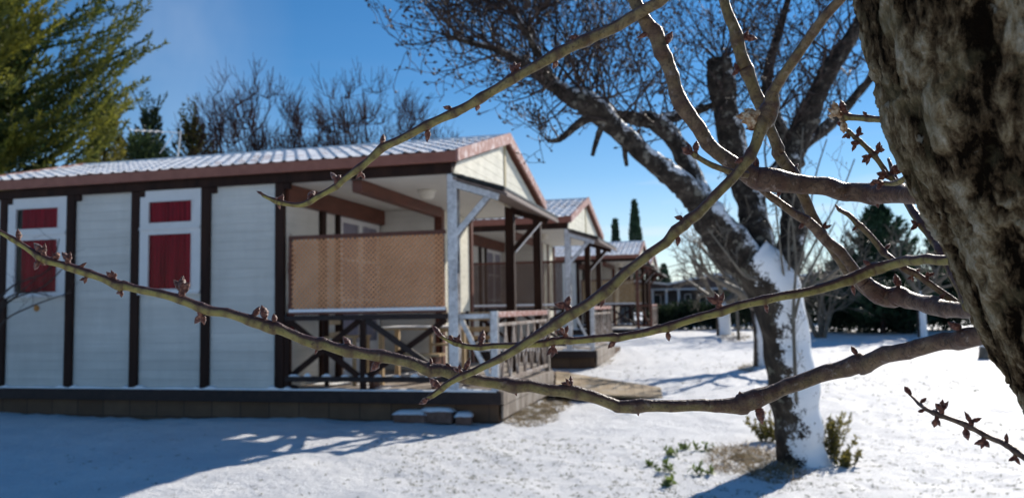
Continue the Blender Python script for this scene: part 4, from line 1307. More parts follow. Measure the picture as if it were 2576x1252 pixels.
pC = limb([(1962, 760, 60, 0.1), (1984, 650, 66, 0.12), (2000, 540, 66, 0.2), (1985, 430, 60, 0.25), (2010, 340, 58, 0.3), (2050, 250, 52, 0.3), (2090, 170, 46, 0.3), (2150, 80, 36, 0.3), (2210, -40, 26, 0.3), (2260, -200, 12, 0.3)], 'limb', 'bark_limb', 18, 0.25)
pD = limb([(1800, 560, 70), (1765, 490, 54, 0.1), (1725, 405, 48, 0.2), (1690, 345, 46, 0.25), (1645, 305, 46, 0.3), (1600, 300, 36, 0.3), (1540, 288, 26, 0.35), (1500, 270, 14, 0.35)], 'limb', 'bark_limb', 14, 0.25)
pE = limb([(1650, 310, 36, 0.3), (1700, 292, 30, 0.35), (1750, 280, 24, 0.4), (1800, 262, 14, 0.4)], 'limb', 'bark_limb', 12, 0.25)
pF = limb([(1500, 285, 30, -0.4), (1455, 312, 22, -0.4), (1428, 335, 18, -0.4), (1405, 352, 14, -0.4), (1376, 355, 9, -0.4)], 'limb', 'bark_limb', 10, 0.2)
pG = limb([(1515, 315, 18, -0.4), (1502, 350, 14, -0.4), (1490, 392, 10, -0.4)], 'limb', 'bark_limb', 8, 0.2)
pH = limb([(1570, 360, 14, -0.3), (1573, 395, 12, -0.3), (1577, 418, 9, -0.3)], 'limb', 'bark_limb', 8, 0.2)
pI = limb([(2010, 420, 40, 0.25), (1960, 320, 34, 0.4), (1930, 200, 28, 0.5), (1960, 80, 20, 0.5), (2000, -60, 10, 0.5)], 'limb', 'bark_limb', 12, 0.25)
pJ = limb([(1880, 560, 44, 0.1), (1920, 470, 40, 0.6), (1990, 390, 34, 1.0), (2090, 310, 28, 1.2), (2180, 210, 20, 1.2), (2260, 120, 10, 1.2)], 'limb', 'bark_limb', 12, 0.25)
pK = limb([(1395, 212, 20, -0.4), (1345, 120, 16, -0.6), (1300, 40, 12, -0.7), (1240, -60, 6, -0.7)], 'limb', 'bark_limb', 8, 0.2)

rr = random.Random(77)
mb = MB()
def shoots(path, n, lo, hi, lnr, upw=0.9, left=0.0, r0=0.0095, kids=5, lvl=2):
    for i in range(int(n * 1.05)):
        k = rr.uniform(lo, hi) * (len(path) - 1)
        j = min(len(path) - 2, int(k))
        p = path[j][0].lerp(path[j + 1][0], k - j)
        o = rvec(rr)
        d = V((o.x * 0.55 - left, o.y * 0.55, o.z * 0.3 + upw)).normalized()
        ln = rr.uniform(*lnr)
        grow(mb, p + d * path[j][1] * 0.5, d, ln, r0 * rr.uniform(0.7, 1.3) * (0.6 + 0.5 * ln), lvl, rr, 0.24, 4, 0.26, kids, 0.012, 0.85, 0.0028)
shoots(pA, 20, 0.42, 0.62, (0.5, 1.2), 0.95, 0.1)
shoots(pA, 24, 0.58, 0.74, (0.6, 1.3), 1.0, 0.1)
shoots(pA, 26, 0.70, 0.98, (0.4, 1.0), 0.75, 0.35)
shoots(pA, 14, 0.82, 1.0, (0.35, 0.75), 0.35, 0.7)
shoots(pK, 12, 0.2, 1.0, (0.4, 0.8), 0.4, 0.7)
shoots(pA, 14, 0.60, 0.95, (0.3, 0.7), -0.15, 0.6)
shoots(pB, 16, 0.55, 1.0, (0.6, 1.3), 0.8)
shoots(pC, 26, 0.35, 0.95, (0.5, 1.2), 0.6)
shoots(pD, 16, 0.3, 1.0, (0.5, 1.2), 0.95, 0.1)
shoots(pE, 8, 0.2, 1.0, (0.5, 1.1), 0.95)
shoots(pF, 6, 0.3, 1.0, (0.2, 0.5), 0.5, 0.6)
shoots(pI, 16, 0.2, 0.95, (0.5, 1.1), 0.7)
shoots(pJ, 20, 0.2, 0.98, (0.5, 1.1), 0.7)
shoots(pK, 14, 0.2, 0.98, (0.4, 0.9), 0.6, 0.3)
mb.build('crown', M['twig'], ot, True)
# pale suckers springing beside the trunk
mb = MB()
for (pts) in ([(2003, 1010, 9, -0.35), (1999, 900, 9, -0.33), (1996, 780, 8, -0.3), (2002, 660, 6, -0.3), (1990, 540, 4, -0.3)],
              [(1998, 800, 8, -0.3), (2020, 720, 7, -0.3), (2060, 640, 5, -0.2), (2100, 560, 3, -0.2)],
              [(1905, 705, 6, -0.4), (1870, 690, 6, -0.5), (1830, 640, 5, -0.6), (1780, 575, 3, -0.6)],
              [(1975, 720, 6, -0.2), (1960, 600, 5, -0.25), (1950, 470, 4, -0.3), (1965, 350, 3, -0.3)],
              [(2000, 700, 6, -0.1), (2030, 580, 5, -0.1), (2050, 450, 4, 0), (2080, 350, 3, 0)],
              [(1985, 680, 6, -0.2), (1985, 560, 5, -0.2), (2010, 440, 4, -0.2), (2020, 320, 3, -0.2)],
              [(2010, 690, 5, -0.1), (2050, 610, 5, 0), (2110, 500, 4, 0), (2150, 400, 3, 0)]):
    P = []
    for p in pts:
        q = at(p[0], p[1], TD + p[3]) - OT; P.append((q.x, q.y, q.z, p[2] / 2 * TD / FPX))
    S = catmull(P, 5)
    mb.tube([V(s[:3]) for s in S], [s[3] for s in S], 6, True)
    for k in range(3, len(S) - 1, 2):
        d = rvec(rr); d.z = abs(d.z) + 0.5
        grow(mb, V(S[k][:3]), d.normalized(), rr.uniform(0.12, 0.4), 0.003, 1, rr, 0.2, 3, 0.2, 3, 0.006)
mb.build('sucker', M['twig_grey'], ot, True)

# ------------------------------------------------------------------ foliage helpers
def leaf(mb, p, d, ln, wd, rr, tone):
    d = d.normalized()
    s = d.cross(rvec(rr))
    if s.length < 1e-5: s = d.orthogonal()
    s = s.normalized() * (wd / 2)
    m = p + d * ln * 0.45
    mb.quad(p, m + s, p + d * ln, m - s, 0, min(1, max(0, tone)))

def plume(mb, p, d, ln, wd, rr, tone, nspr=16, lf=0.10, droop=0.1, up=0.35):
    """flattened conifer spray: a curved rib with forward-swept side sprays"""
    q = p.copy(); dd = d.normalized()
    n = nspr
    side = dd.cross(V((0, 0, 1)))
    if side.length < 0.1: side = V((1, 0, 0))
    side.normalize()
    tl = rr.uniform(-0.6, 0.6)
    side = (side * math.cos(tl) + dd.cross(side) * math.sin(tl)).normalized()
    for i in range(n):
        t = i / n
        dd = (dd + V((0, 0, up / n)) + rvec(rr, 0.04)).normalized()
        q = q + dd * (ln / n)
        w_ = wd * (math.sin(math.pi * min(1, 0.18 + t * 0.82)) ** 0.8) * rr.uniform(0.6, 1.15)
        for sg in (-1, 1):
            sdir = (dd * rr.uniform(0.75, 1.2) + side * sg * rr.uniform(0.5, 1.0) + rvec(rr, 0.22) + V((0, 0, 0.12))).normalized()
            m = max(2, int(w_ / (lf * 0.42)))
            for k in range(m):
                pp = q + sdir * (w_ * k / m)
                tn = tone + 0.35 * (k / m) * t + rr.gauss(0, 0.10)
                leaf(mb, pp, sdir + rvec(rr, 0.30), lf * rr.uniform(0.7, 1.3), lf * 0.36, rr, tn)
        leaf(mb, q, dd + rvec(rr, 0.15), lf * 1.4, lf * 0.3, rr, tone + 0.3 * t)

def conifer(name, base, h, rad_, label, mat, seed, nb=70, lf=0.12, z0=0.12, shape=1.0, tone=(0.1, 0.6), cat='conifer', group=None, up=0.5, wd=0.32, rise=0.55, nspr=14, trunk=True):
    rr = random.Random(seed)
    o = empty(name, base); tag(o, label, cat, group)
    mb = MB()
    for i in range(nb):
        t = z0 + (1 - z0) * (i + rr.random()) / nb
        az = i * 2.39996 + rr.uniform(-0.4, 0.4)
        rl = rad_ * (1 - t) ** shape * rr.uniform(0.75, 1.15) + 0.12 * rad_
        d = V((math.cos(az), math.sin(az), rise * rr.uniform(0.5, 1.4) + t * 0.7))
        st = V((math.cos(az) * rl * 0.12, math.sin(az) * rl * 0.12, h * t * 0.93))
        plume(mb, st, d, rl * 1.05, rl * wd, rr, rr.uniform(*tone), nspr, lf, 0.1, up)
    for i in range(6):
        plume(mb, V((0, 0, h * 0.84 + i * h * 0.01)), V((rr.gauss(0, .2), rr.gauss(0, .2), 1)), h * 0.15, rad_ * 0.10, rr, rr.uniform(*tone), 10, lf, 0, 0.4)
    mb.build('crown', mat, o, False, 'tone')
    b = MB(); b.tube([(0, 0, -0.2), (0.02, 0, h * 0.4), (0, 0.02, h * 0.9)], [h * 0.022, h * 0.015, h * 0.003], 9, True, None, 0.2)
    b.build('trunk', M['twig'], o, True)
    return o

# big golden conifer behind the left end of the nearest cabin
def gpos(u, d): 
    p = at(u, 700, d); return V((p.x, p.y, ground_z(p.x, p.y) - 0.03))
o = empty('golden_conifer', gpos(-60, 15.5)); tag(o, 'large golden green conifer with sweeping sprays behind the left end of the near cabin', 'conifer')
rr = random.Random(21); mb = MB(); OB = V(o.location)
for i in range(130):      # inner mass
    t = rr.uniform(0.22, 1.0); az = rr.uniform(0, 6.283)
    rl = 1.55 * rr.uniform(0.6, 1.0) * (1.0 if t < 0.7 else (1.25 - t) / 0.55)
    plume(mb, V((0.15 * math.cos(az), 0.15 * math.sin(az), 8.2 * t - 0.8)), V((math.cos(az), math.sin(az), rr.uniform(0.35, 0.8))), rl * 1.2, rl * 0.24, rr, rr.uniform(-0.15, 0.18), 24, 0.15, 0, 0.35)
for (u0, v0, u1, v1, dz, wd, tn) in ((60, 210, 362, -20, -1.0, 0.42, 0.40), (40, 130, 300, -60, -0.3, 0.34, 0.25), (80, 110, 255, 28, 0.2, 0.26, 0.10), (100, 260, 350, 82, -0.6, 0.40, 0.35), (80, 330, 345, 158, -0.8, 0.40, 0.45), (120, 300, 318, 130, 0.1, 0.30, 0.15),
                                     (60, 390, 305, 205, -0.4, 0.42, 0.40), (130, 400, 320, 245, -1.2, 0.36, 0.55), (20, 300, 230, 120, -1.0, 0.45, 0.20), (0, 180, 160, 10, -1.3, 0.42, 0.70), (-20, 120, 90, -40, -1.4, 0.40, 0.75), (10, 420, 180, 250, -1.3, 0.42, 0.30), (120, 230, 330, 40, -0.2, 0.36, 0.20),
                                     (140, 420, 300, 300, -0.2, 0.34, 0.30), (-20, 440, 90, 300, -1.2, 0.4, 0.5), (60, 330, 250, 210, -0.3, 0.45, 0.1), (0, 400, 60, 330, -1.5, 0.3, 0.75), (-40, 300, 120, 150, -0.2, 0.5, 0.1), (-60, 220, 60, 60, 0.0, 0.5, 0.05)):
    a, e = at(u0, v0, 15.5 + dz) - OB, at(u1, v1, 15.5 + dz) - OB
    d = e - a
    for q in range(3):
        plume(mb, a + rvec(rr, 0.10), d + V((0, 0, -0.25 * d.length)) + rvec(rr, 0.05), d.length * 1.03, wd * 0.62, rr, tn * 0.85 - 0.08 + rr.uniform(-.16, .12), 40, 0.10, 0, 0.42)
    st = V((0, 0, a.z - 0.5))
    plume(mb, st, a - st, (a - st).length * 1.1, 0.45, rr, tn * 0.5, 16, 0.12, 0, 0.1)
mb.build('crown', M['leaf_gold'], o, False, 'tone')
b = MB(); b.tube([(0, 0, -0.2), (0.05, 0, 3), (0, 0.05, 8)], [0.24, 0.18, 0.03], 12, True, None, 0.2); b.build('trunk', M['twig'], o, True)

def cb(u, vtop, d):      # base and height for a thing whose top shows at vtop
    g0 = gpos(u, d); return g0, at(u, vtop, d).z - g0.z
b0, h = cb(255, 232, 16.3)
conifer('golden_conifer', b0, h, 1.05, 'bushy yellow olive conifer between the large golden conifer and the dark conifers', M['leaf_olive'], 5, 80, 0.10, 0.30, 0.5, (0.1, 0.8), 'conifer', None, 0.7, 0.34, 0.9)
b0, h = cb(372, 238, 24)
conifer('dark_conifer', b0, h, 1.6, 'small dark conifer with a thin crooked top, left of the antenna mast', M['leaf_dark'], 6, 90, 0.13, 0.3, 0.8, (0.2, 0.9), 'conifer', 'dark conifers behind the near cabin', 0.4, 0.34, 0.35)
b0, h = cb(478, 268, 25)
conifer('dark_conifer', b0, h, 2.0, 'brownish dark conifer right of the antenna mast, among bare trees', M['leaf_olive'], 9, 90, 0.13, 0.3, 0.8, (-0.15, 0.35), 'conifer', 'dark conifers behind the near cabin', 0.4, 0.34, 0.4)
b0, h = cb(345, 340, 22)
conifer('green_shrub', b0, h, 1.6, 'rounded grey green shrub low behind the roof below the antenna', M['leaf_mid'], 12, 80, 0.13, 0.4, 0.35, (0.1, 0.6), 'shrub', None, 0.4, 0.4, 0.5)

# cypresses by the far cabins
for (u, vt, d, r_, sd_, lab) in ((1601, 500, 60, 0.46, 3, 'tallest slim dark cypress rising behind the third cabin roof'), (1551, 550, 62, 0.34, 4, 'shorter slim cypress left of the tallest one behind the cabin roofs'),
                                 (1671, 668, 70, 0.5, 8, 'small slim cypress standing above the dark far building'), (1640, 690, 74, 0.36, 10, 'smallest cypress tip beside the gable of the farthest cabin')):
    b0, h = cb(u, vt, d)
    rr = random.Random(sd_)
    o = empty('slim_cypress', b0); tag(o, lab, 'cypress', 'slim cypresses on the skyline')
    mb = MB()
    lob = [(rr.random(), rr.uniform(0, 6.283), rr.uniform(0.1, 0.35)) for _ in range(14)]
    for i in range(2600):
        t = rr.random() ** 0.85
        az = rr.uniform(0, 6.283)
        prof = min(1.0, (1 - t) * 2.3) ** 0.8 * (0.55 + 0.45 * min(1, t * 5 + 0.3))
        for lt, la_, lr in lob:
            prof += lr * max(0, 1 - abs(t - lt) / 0.07) * max(0, math.cos(az - la_)) * (1 - t)
        q = r_ * prof * (0.35 + 0.65 * rr.random() ** 0.5) + 0.02
        p = V((q * math.cos(az), q * math.sin(az), h * (0.04 + 0.93 * t)))
        leaf(mb, p, V((math.cos(az) * 0.35, math.sin(az) * 0.35, 1)) + rvec(rr, 0.2), rr.uniform(0.25, 0.5), 0.13, rr, rr.uniform(0, 0.8))
    mb.build('crown', M['leaf_cypress'], o, False, 'tone')
    b = MB(); b.tube([(0, 0, -0.2), (0, 0, h * 0.5), (0, 0, h * 0.97)], [0.14, 0.08, 0.02], 7); b.build('trunk', M['twig'], o, True)

# ------------------------------------------------------------------ bare trees behind the cabins
def bare_tree(name, b0, h, label, seed, stems=5, spreadr=0.5, mat='twig_far', r=0.05, lvl=3, kids=6, group=None, upb=0.30, trunkmat=None, trunk=None, wander=0.14, rmin=0.008):
    rr = random.Random(seed)
    o = empty(name, b0); tag(o, label, 'tree', group)
    mb = MB()
    if trunk:
        tb = MB(); tb.tube([(0, 0, -0.2), (0.02, 0, 0.05), (0.03, 0.02, trunk[0] * 0.5), (0.0, 0, trunk[0])], [trunk[1] * 1.5, trunk[1] * 1.15, trunk[1], trunk[1] * 1.05], 16, True, None, 0.2)
        tb.build('trunk', M[trunkmat], o, True)
    z0 = trunk[0] if trunk else 0
    for i in range(stems):
        az = 6.283 * (i + rr.random() * 0.7) / stems
        sp_ = spreadr * rr.uniform(0.15, 1.0) if not trunk else spreadr
        d = V((math.cos(az) * sp_, math.sin(az) * sp_, 1.0 if not trunk else rr.uniform(0.35, 1.0)))
        grow(mb, V((0.1 * math.cos(az), 0.1 * math.sin(az), z0 - 0.08)), d, (h - z0) * rr.uniform(0.55, 0.66), r * rr.uniform(0.7, 1.2), lvl, rr, upb, 6, wander, kids, 0.012 if not trunk else 0, 0.9, rmin)
    mb.build('crown', M[mat], o, True)
    return o
def round_tree(b0, h, wr, label, seed, nsec=120, ntw=8):
    """bare tree with a rounded crown: fanned stems, branches that fill the crown, fine twigs pointing outward"""
    rr = random.Random(seed)
    o = empty('bare_tree', b0); tag(o, label, 'tree', 'bare trees behind the near cabin')
    mb = MB()
    cz, rz = h * 0.60, h * 0.36
    ctr = V((0, 0, cz))
    stems = []
    for i in range(9):
        az = 6.283 * (i + rr.random() * 0.8) / 9
        el = rr.uniform(0.25, 1.35)
        e = ctr + V((math.cos(az) * math.cos(el) * wr * 0.85, math.sin(az) * math.cos(el) * wr * 0.85, math.sin(el) * rz * 0.85))
        a = V((math.cos(az) * 0.12, math.sin(az) * 0.12, 0))
        pts = []
        for k in range(9):
            t = k / 8
            p = a.lerp(e, t); p.x *= t ** 0.45 if t else 0.3; p.y *= t ** 0.45 if t else 0.3
            pts.append(p + rvec(rr, 0.07 * (0.3 + t)))
        rs = [0.075 * (1 - 0.82 * k / 8) for k in range(9)]
        mb.tube(pts, rs, 6, False)
        stems += [(p, r) for p, r in zip(pts[3:], rs[3:])]
    for i in range(nsec):
        q = rvec(rr).normalized() * rr.random() ** 0.4
        tgt = ctr + V((q.x * wr, q.y * wr, q.z * rz))
        p0, r0 = min(stems, key=lambda s_: (s_[0] - tgt).length + (2.0 if s_[0].z > tgt.z - 0.1 else 0))
        d = tgt - p0
        if d.length < 0.25: continue
        if d.length > 2.4: tgt = p0 + d.normalized() * 2.4
        pts = [p0]
        for k in range(1, 5):
            t = k / 4
            pts.append(p0.lerp(tgt, t) + V((0, 0, -0.10 * math.sin(t * 3.14) * d.length)) + rvec(rr, 0.05))
        mb.tube(pts, [min(r0 * 0.6, 0.022), 0.018, 0.014, 0.011, 0.007], 4, False)
        for k in range(ntw):
            t = rr.uniform(0.25, 1.0) * 3.99
            p = pts[int(t)].lerp(pts[int(t) + 1], t % 1)
            dr = ((p - ctr).normalized() * 0.8 + V((0, 0, 0.55)) + rvec(rr, 0.5)).normalized()
            ln = rr.uniform(0.3, 0.85)
            m1 = p + dr * ln * 0.5 + rvec(rr, 0.04); m2 = p + (dr + V((0, 0, 0.15))) * ln
            mb.tube([p, m1, m2], [0.009, 0.0075, 0.006], 3, False)
            if rr.random() < 0.6:
                d2 = (dr + rvec(rr, 0.6)).normalized()
                mb.tube([m1, m1 + d2 * ln * 0.45], [0.0075, 0.0055], 3, False)
    mb.build('crown', M['twig_far'], o, True)
for (u, vt, d, wr, sd_, n_, lab) in ((640, 138, 25, 2.5, 31, 260, 'tall round crowned bare tree behind the roof, nearest the dark conifers'), (915, 145, 26, 2.6, 32, 270, 'broad round crowned bare tree behind the middle of the roof'),
                                     (530, 235, 27, 1.5, 33, 90, 'small bare tree beside the brownish dark conifer'), (1045, 235, 28, 1.6, 34, 100, 'bare tree low above the near end of the roof'), (780, 215, 29, 1.7, 35, 120, 'low bare tree in the gap between two taller bare trees')):
    b0, h = cb(u, vt, d)
    round_tree(b0, h, wr, lab, sd_, n_)
for (u, vt, d, wr, sd_, lab) in ((1135, 300, 38, 1.4, 41, 'distant low bare tree just left of the near gable peak'), (1200, 308, 40, 1.4, 42, 'distant low bare tree touching the near gable peak')):
    b0, h = cb(u, vt, d)
    round_tree(b0, h, wr, lab, sd_, 70)

# orchard trees to the right, snow stuck on their trunks
g1 = gpos(1815, 30); 
bare_tree('orchard_tree', g1, 5.0, 'bare orchard tree with white snow covered trunk left of the old pruned tree', 51, 8, 1.0, 'twig_grey', 0.10, 3, 6, None, 0.14, 'bark_snowtrunk', (1.25, 0.24), 0.2)
g1 = on_ground(1905, 928, 0.06)
bare_tree('orchard_tree', V((g1.x + 0.15, g1.y, 0.0)), 4.4, 'bare orchard tree hidden behind the old trunk with flared snowy foot', 52, 6, 0.6, 'twig_grey', 0.09, 3, 5, None, 0.2, 'bark_snowtrunk', (1.3, 0.21), 0.18)
g1 = gpos(2312, 26)
bare_tree('orchard_tree', g1, 4.6, 'bare orchard tree with slim snowy trunk right of the dark conifer bushes', 53, 7, 0.8, 'twig_grey', 0.07, 3, 5, None, 0.2, 'bark_snowtrunk', (1.5, 0.13), 0.18)
g1 = gpos(2060, 27)
bare_tree('orchard_tree', g1, 4.6, 'grey twiggy bare tree between the old trunk and the dark conifer', 54, 8, 0.7, 'twig_grey', 0.06, 3, 6, None, 0.2)
# young staked sapling
g1 = on_ground(1859, 862, 0.12); g1.z = ground_z(g1.x, g1.y)
o = empty('young_sapling', g1); tag(o, 'thin young sapling with straight pale stem in a grass tuft', 'tree')
b = MB(); b.tube([(0, 0, -0.05), (-0.03, 0, 1.0), (-0.08, 0.02, 2.2)], [0.055, 0.045, 0.02], 8, True); b.build('trunk', M['twig_grey'], o, True)
rr = random.Random(4); mb = MB()
for i in range(8):
    grow(mb, V((-0.06, 0, 1.2 + i * 0.12)), V((rr.gauss(0, .6), rr.gauss(0, .6), 1)), 0.9, 0.012, 2, rr, 0.3, 4, 0.15, 4)
mb.build('crown', M['twig_grey'], o, True)

# conifers and hedge at the right
for (u, vt, d, r_, sd_, lab, nm, mt) in ((2215, 520, 29, 2.1, 61, 'tall dark green conifer behind the upper low limb at right', 'dark_conifer', 'leaf_cypress'), (2400, 560, 31, 1.9, 62, 'dark conifer beside the near trunk edge', 'dark_conifer', 'leaf_dark'), (2130, 640, 31, 1.5, 63, 'shorter dark conifer left of the tall one', 'dark_conifer', 'leaf_dark')):
    b0, h = cb(u, vt, d)
    conifer(nm, b0, h, r_, lab, M[mt], sd_, 110, 0.20, 0.03, 0.8, (0.0, 0.8), 'conifer', 'dark conifers at the right', 0.4, 0.36, 0.35)
def bush(name, b0, rx, ry, rz, label, mat, seed, n=2600, lf=0.12, cat='bush', group=None, tone=(0, 0.8)):
    rr = random.Random(seed); o = empty(name, b0); tag(o, label, cat, group)
    mb = MB()
    clumps = [(V((rr.uniform(-1, 1), rr.uniform(-1, 1), rr.uniform(0, 1))), rr.uniform(0.35, 0.6)) for _ in range(26)]
    for i in range(n):
        c, s = rr.choice(clumps)
        q = rvec(rr).normalized() * s * rr.random() ** 0.4
        p = V(((c.x * 0.65 + q.x) * rx, (c.y * 0.65 + q.y) * ry, max(0.0, (c.z * 0.62 + q.z * 0.55 + 0.12)) * rz))
        leaf(mb, p, q + V((0, 0, 0.5)) + rvec(rr, 0.3), lf * rr.uniform(0.7, 1.4), lf * 0.45, rr, rr.uniform(*tone))
    mb.build('crown', M[mat], o, False, 'tone')
    b = MB()
    for i in range(5): b.tube([(rx * 0.1 * i - rx * 0.2, 0, -0.05), (rx * 0.16 * i - rx * 0.32, 0, rz * 0.55)], [0.03, 0.012], 5)
    b.build('stem', M['twig'], o)
    return o
for (u, d, rx, rz, sd_, lab) in ((1700, 36, 1.3, 1.25, 71, 'dark clipped bush in front of the far building, leftmost'), (1765, 36, 1.2, 1.35, 72, 'dark clipped bush before the far building beside the snowy orchard trunk'), (1905, 35, 1.6, 2.0, 73, 'dark bush between the snowy orchard trunk and the old tree'),
                                 (2075, 31, 1.25, 1.75, 74, 'rounded dark bush just right of the old tree trunk'), (2175, 30, 1.2, 1.7, 75, 'dense dark bush in the middle of the right hand bushes'), (2265, 29, 0.95, 1.55, 76, 'dark bush left of the slim snowy trunk'), (2385, 31, 1.5, 1.9, 77, 'wide dark bush right of the slim snowy trunk')):
    b0 = gpos(u, d); bush('dark_bush', b0, rx, 0.9, rz, lab, 'leaf_dark', sd_, 3400, 0.17, 'bush', 'dark bushes along the far edge')
# far low building
o = empty('far_building', gpos(1725, 42), -0.05); tag(o, 'low dark far building with pale posts under a shallow snow edged roof', 'building')
k = 42 / FPX
def fx(u): return (u - 1725) * k
hz = lambda v_: at(1725, v_, 42).z - o.location.z
b = MB(); b.box(fx(1635), fx(2050), 1.0, 4.0, 0, hz(727)); b.build('wall', M['far_wall'], o)
b = MB()
for (ua, um, ub) in ((1560, 1600, 1682), (1676, 1800, 1930), (1925, 2060, 2180)):
    zb_, zt = hz(724), hz(692 if um > 1700 else 706)
    b.hexa([(fx(ua), 0, zb_), (fx(um), 0, zb_ + 0.002), (fx(um), 5, zb_ + 0.002), (fx(ua), 5, zb_), (fx(ua), 0, zb_ + 0.16), (fx(um), 0, zt), (fx(um), 5, zt), (fx(ua), 5, zb_ + 0.16)])
    b.hexa([(fx(um), 0, zb_ + 0.002), (fx(ub), 0, zb_), (fx(ub), 5, zb_), (fx(um), 5, zb_ + 0.002), (fx(um), 0, zt), (fx(ub), 0, zb_ + 0.16), (fx(ub), 5, zb_ + 0.16), (fx(um), 5, zt)])
rf = b.build('roof', M['far_roof'], o)
b = MB()
for (ua, um, ub) in ((1560, 1600, 1682), (1676, 1800, 1930), (1925, 2060, 2180)):
    zb_, zt = hz(724) + 0.16, hz(692 if um > 1700 else 706)
    b.bar((fx(ua), -0.02, zb_ + 0.05), (fx(um), -0.02, zt + 0.05), 0.10, 0.3); b.bar((fx(um), -0.02, zt + 0.05), (fx(ub), -0.02, zb_ + 0.05), 0.10, 0.3)
b.build('roof_snow', M['snow'], rf)
b = MB(); b.box(fx(1600), fx(2050), -0.1, 0.0, hz(729), hz(724.5)); b.build('fascia', M['metal'], o)
for u in (1642, 1676, 1707, 1790, 1850):
    b = MB(); b.box(fx(u) - 0.06, fx(u) + 0.06, 0.05, 0.2, 0, hz(729)); b.build('post', M['white_frame'], o)
for (ua, ub) in ((1650, 1668), (1728, 1745), (1765, 1785)):
    b = MB(); b.box(fx(ua), fx(ub), 0.95, 1.03, hz(775), hz(738)); wdw = b.build('window', M['white_frame'], o)
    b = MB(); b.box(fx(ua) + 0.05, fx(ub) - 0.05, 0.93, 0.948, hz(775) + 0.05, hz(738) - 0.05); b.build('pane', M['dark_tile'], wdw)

# twiggy shrub in front of the left window
o = empty('bare_shrub', on_ground(-40, 1052)); tag(o, 'thin dark bare shrub in front of the leftmost red curtained window', 'shrub'); O_ = V(o.location)
dS = (O_ - CP).dot(fwd) - 0.0
mb = MB(); rr = random.Random(14)
for (pts) in ([(-40, 1050, 9), (-35, 900, 8), (-10, 790, 6), (40, 745, 4), (90, 700, 2)], [(-35, 900, 7), (0, 770, 5), (60, 735, 4), (130, 745, 2)], [(-40, 850, 7), (20, 760, 5), (110, 720, 4), (190, 640, 2)],
              [(-40, 950, 7), (0, 820, 5), (80, 770, 4), (180, 735, 2)], [(-50, 800, 7), (30, 720, 5), (120, 680, 3), (150, 600, 2)]):
    P = []
    for p in pts:
        q = at(p[0], p[1], dS) - O_; P.append((q.x, q.y, q.z, p[2] / 2 * dS / FPX))
    S = catmull(P, 5)
    mb.tube([V(s[:3]) for s in S], [s[3] for s in S], 5, True)
    for k_ in range(8, len(S), 2):
        d = rvec(rr); d.z = abs(d.z) + 0.3
        grow(mb, V(S[k_][:3]), d.normalized(), rr.uniform(0.15, 0.4), 0.004, 1, rr, 0.2, 3, 0.2, 3, 0)
mb.build('crown', M['twig'], o, True)

# ------------------------------------------------------------------ plants round the old tree, dry grass
def clump(name, u, v_, h, r_, label, mat, seed, n, lf, stems=10, cat='plant', group=None, lean=0.5):
    rr = random.Random(seed); g0 = on_ground(u, v_); g0.z = ground_z(g0.x, g0.y) - 0.01
    o = empty(name, g0); tag(o, label, cat, group)
    mb = MB(); sb = MB()
    for i in range(stems):
        az = rr.uniform(0, 6.283); k_ = rr.random() ** 0.6
        d = V((math.cos(az) * lean * k_, math.sin(az) * lean * k_, 1)).normalized()
        st = V((math.cos(az) * r_ * 0.4 * k_, math.sin(az) * r_ * 0.4 * k_, 0)); ln = h * rr.uniform(0.55, 1.05)
        pts = [st]; q = st
        for j in range(4):
            d = (d + rvec(rr, 0.12)).normalized(); q = q + d * ln / 4; pts.append(q)
        sb.tube(pts, [0.004, 0.0035, 0.003, 0.0025, 0.0015], 4, False)
        for j in range(n // stems):
            t = rr.uniform(0.15, 1) * 3.99; a = pts[int(t)].lerp(pts[int(t) + 1], t % 1)
            leaf(mb, a, rvec(rr) + V((0, 0, 0.7)), lf * rr.uniform(0.6, 1.3), lf * 0.42, rr, rr.uniform(0, 0.75) + 0.25 * t / 4)
    mb.build('foliage', M[mat], o, False, 'tone')
    sb.build('stem', M['twig_grey'], o)
    return o
clump('evergreen_plant', 1938, 1108, 0.30, 0.26, 'olive evergreen plant at the left foot of the old tree', 'leaf_bush', 81, 900, 0.045, 22)
clump('evergreen_plant', 2092, 1150, 0.42, 0.24, 'tall olive evergreen plant at the right foot of the old tree', 'leaf_bush', 82, 1200, 0.042, 26, 'plant', None, 0.32)
clump('evergreen_plant', 2128, 1168, 0.16, 0.18, 'small low plant right of the tall plant by the old tree', 'leaf_bush', 83, 420, 0.04, 14)
for i, (u, v_, h, s, lab) in enumerate(((1668, 1188, 0.10, 0.10, 'leafy green weed, upper left of the weeds in the snow'), (1680, 1222, 0.09, 0.09, 'leafy green weed, lowest left of the weeds in the snow'), (1775, 1140, 0.09, 0.17, 'widest bright green weed left of the dry grass'),
                                        (1770, 1196, 0.10, 0.10, 'green weed just below the widest weed'), (1692, 1152, 0.08, 0.09, 'small green weed behind the leftmost weeds'), (1718, 1135, 0.07, 0.08, 'small dull weed left of the widest weed'), (1640, 1172, 0.05, 0.06, 'tiny weed at the far left of the weeds in the snow'))):
    clump('snow_weed', u, v_, h, s, lab, 'leaf_weed', 90 + i, 42, 0.055, 7, 'weed', 'green weeds in the snow', 1.3)

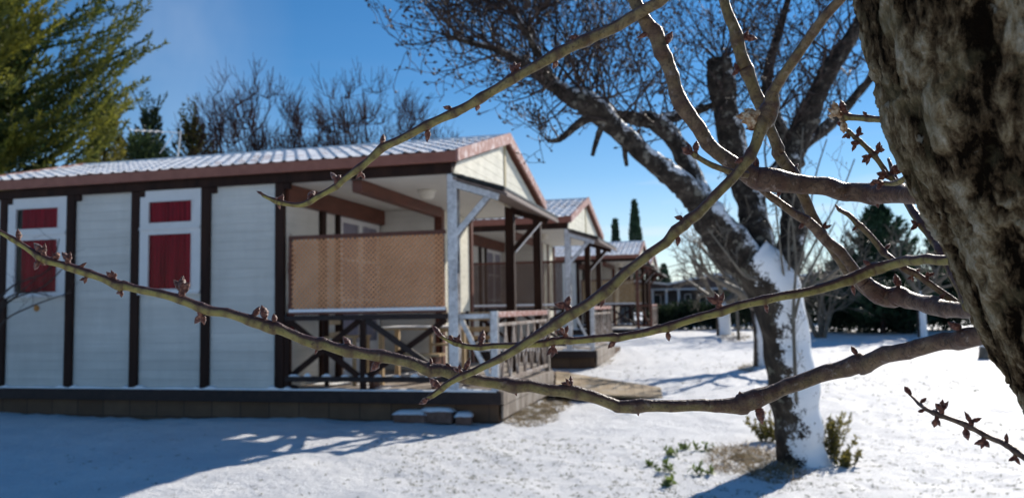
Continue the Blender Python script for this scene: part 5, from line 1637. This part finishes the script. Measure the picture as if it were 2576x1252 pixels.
def blades(name, spots, mat, seed, label, tuft=1):
    rr = random.Random(seed); mb = MB()
    for (u, v_, ru, rv, n, h) in spots:
        for i in range(n):
            a, q = rr.uniform(0, 6.283), math.sqrt(rr.random())
            g0 = on_ground(u + ru * q * math.cos(a), v_ + rv * q * math.sin(a), 0.05)
            if tuft > 1 and i % tuft: g0 = ctr + V((rr.gauss(0, .012), rr.gauss(0, .012), 0))
            else: ctr = g0.copy()
            g0.z = ground_z(g0.x, g0.y) - 0.005
            d = V((rr.gauss(0, .9), rr.gauss(0, .9), 0.6)).normalized()
            ln = h * rr.uniform(0.4, 1.2); s = d.cross(rvec(rr)).normalized() * max(0.0022, ln * 0.02)
            m_ = g0 + d * ln * 0.6; e = g0 + d * ln + V((rr.gauss(0, .3), rr.gauss(0, .3), -0.25)) * ln * 0.4
            tn = rr.random()
            mb.quad(g0 - s, g0 + s, m_ + s * 0.8, m_ - s * 0.8, 0, tn); mb.tri(m_ - s * 0.8, m_ + s * 0.8, e, 0, tn)
    o = mb.build(name, M[mat], None, False, 'tone'); tag(o, label, None, None, 'stuff'); return o
blades('dry_grass', [(1890, 1150, 115, 36, 900, 0.13), (1850, 1125, 70, 20, 350, 0.11), (1960, 1178, 75, 22, 350, 0.12), (1330, 1035, 75, 26, 1500, 0.10), (1400, 1010, 40, 20, 500, 0.10), (1500, 915, 45, 8, 500, 0.12), (1850, 862, 40, 10, 900, 0.14), (1880, 935, 25, 8, 300, 0.12), (2440, 880, 60, 10, 500, 0.1), (1465, 905, 50, 10, 300, 0.12)], 'grass_dry', 5, 'dry brown grass showing through the snow by the old tree and deck')
blades('grass_stubble', [(1500, 1180, 560, 95, 5600, 0.034), (2300, 1150, 380, 120, 2800, 0.034), (2200, 960, 300, 70, 1400, 0.06), (1700, 920, 220, 60, 900, 0.06), (700, 1170, 640, 90, 900, 0.034), (1200, 1110, 280, 45, 900, 0.04)], 'grass_tip', 6, 'sparse grass tips poking through the snow', 7)
# bare soil beside the deck
rr = random.Random(2); mb = MB()
for (u, v_, ru, rv) in ((1335, 1036, 62, 22), (1395, 1008, 36, 16), (1890, 1152, 50, 11)):
    c0 = on_ground(u, v_); i0 = len(mb.v); mb.v.append((c0.x, c0.y, ground_z(c0.x, c0.y) + 0.02)); mb.att.append(0); n = 40
    for j in range(n):
        a = 6.2832 * j / n; q = 1 + 0.45 * nz((math.cos(a) * 2, math.sin(a) * 2, u), 1.6)
        g0 = on_ground(u + ru * q * math.cos(a), v_ + rv * q * math.sin(a)); mb.v.append((g0.x, g0.y, ground_z(g0.x, g0.y) + 0.006)); mb.att.append(0)
    for j in range(n): mb.f.append((i0, i0 + 1 + j, i0 + 1 + (j + 1) % n)); mb.mi.append(0)
o = mb.build('bare_soil', M['soil'], None, True); tag(o, 'bare dark soil patches beside the deck and old tree', None, None, 'structure')
# low stones half under snow at the right
g0 = on_ground(2478, 905, 0.1)
o = empty('snowy_stump', (g0.x, g0.y, ground_z(g0.x, g0.y))); tag(o, 'low sawn stump with snow on top near the right hand trunk', 'stump')
b = MB(); b.tube([(0, 0, -0.05), (0, 0, 0.05), (0.01, 0, 0.26), (0.01, 0, 0.27)], [0.16, 0.12, 0.10, 0.09], 14, True, None, 0.15); b.build('wood', M['twig_grey'], o, True)
b = MB(); b.tube([(0.01, 0, 0.265), (0.01, 0, 0.29), (0.01, 0, 0.315), (0.01, 0, 0.32)], [0.105, 0.11, 0.08, 0.03], 14, True, None, 0.1); b.build('snow_cap', M['snow'], o, True)
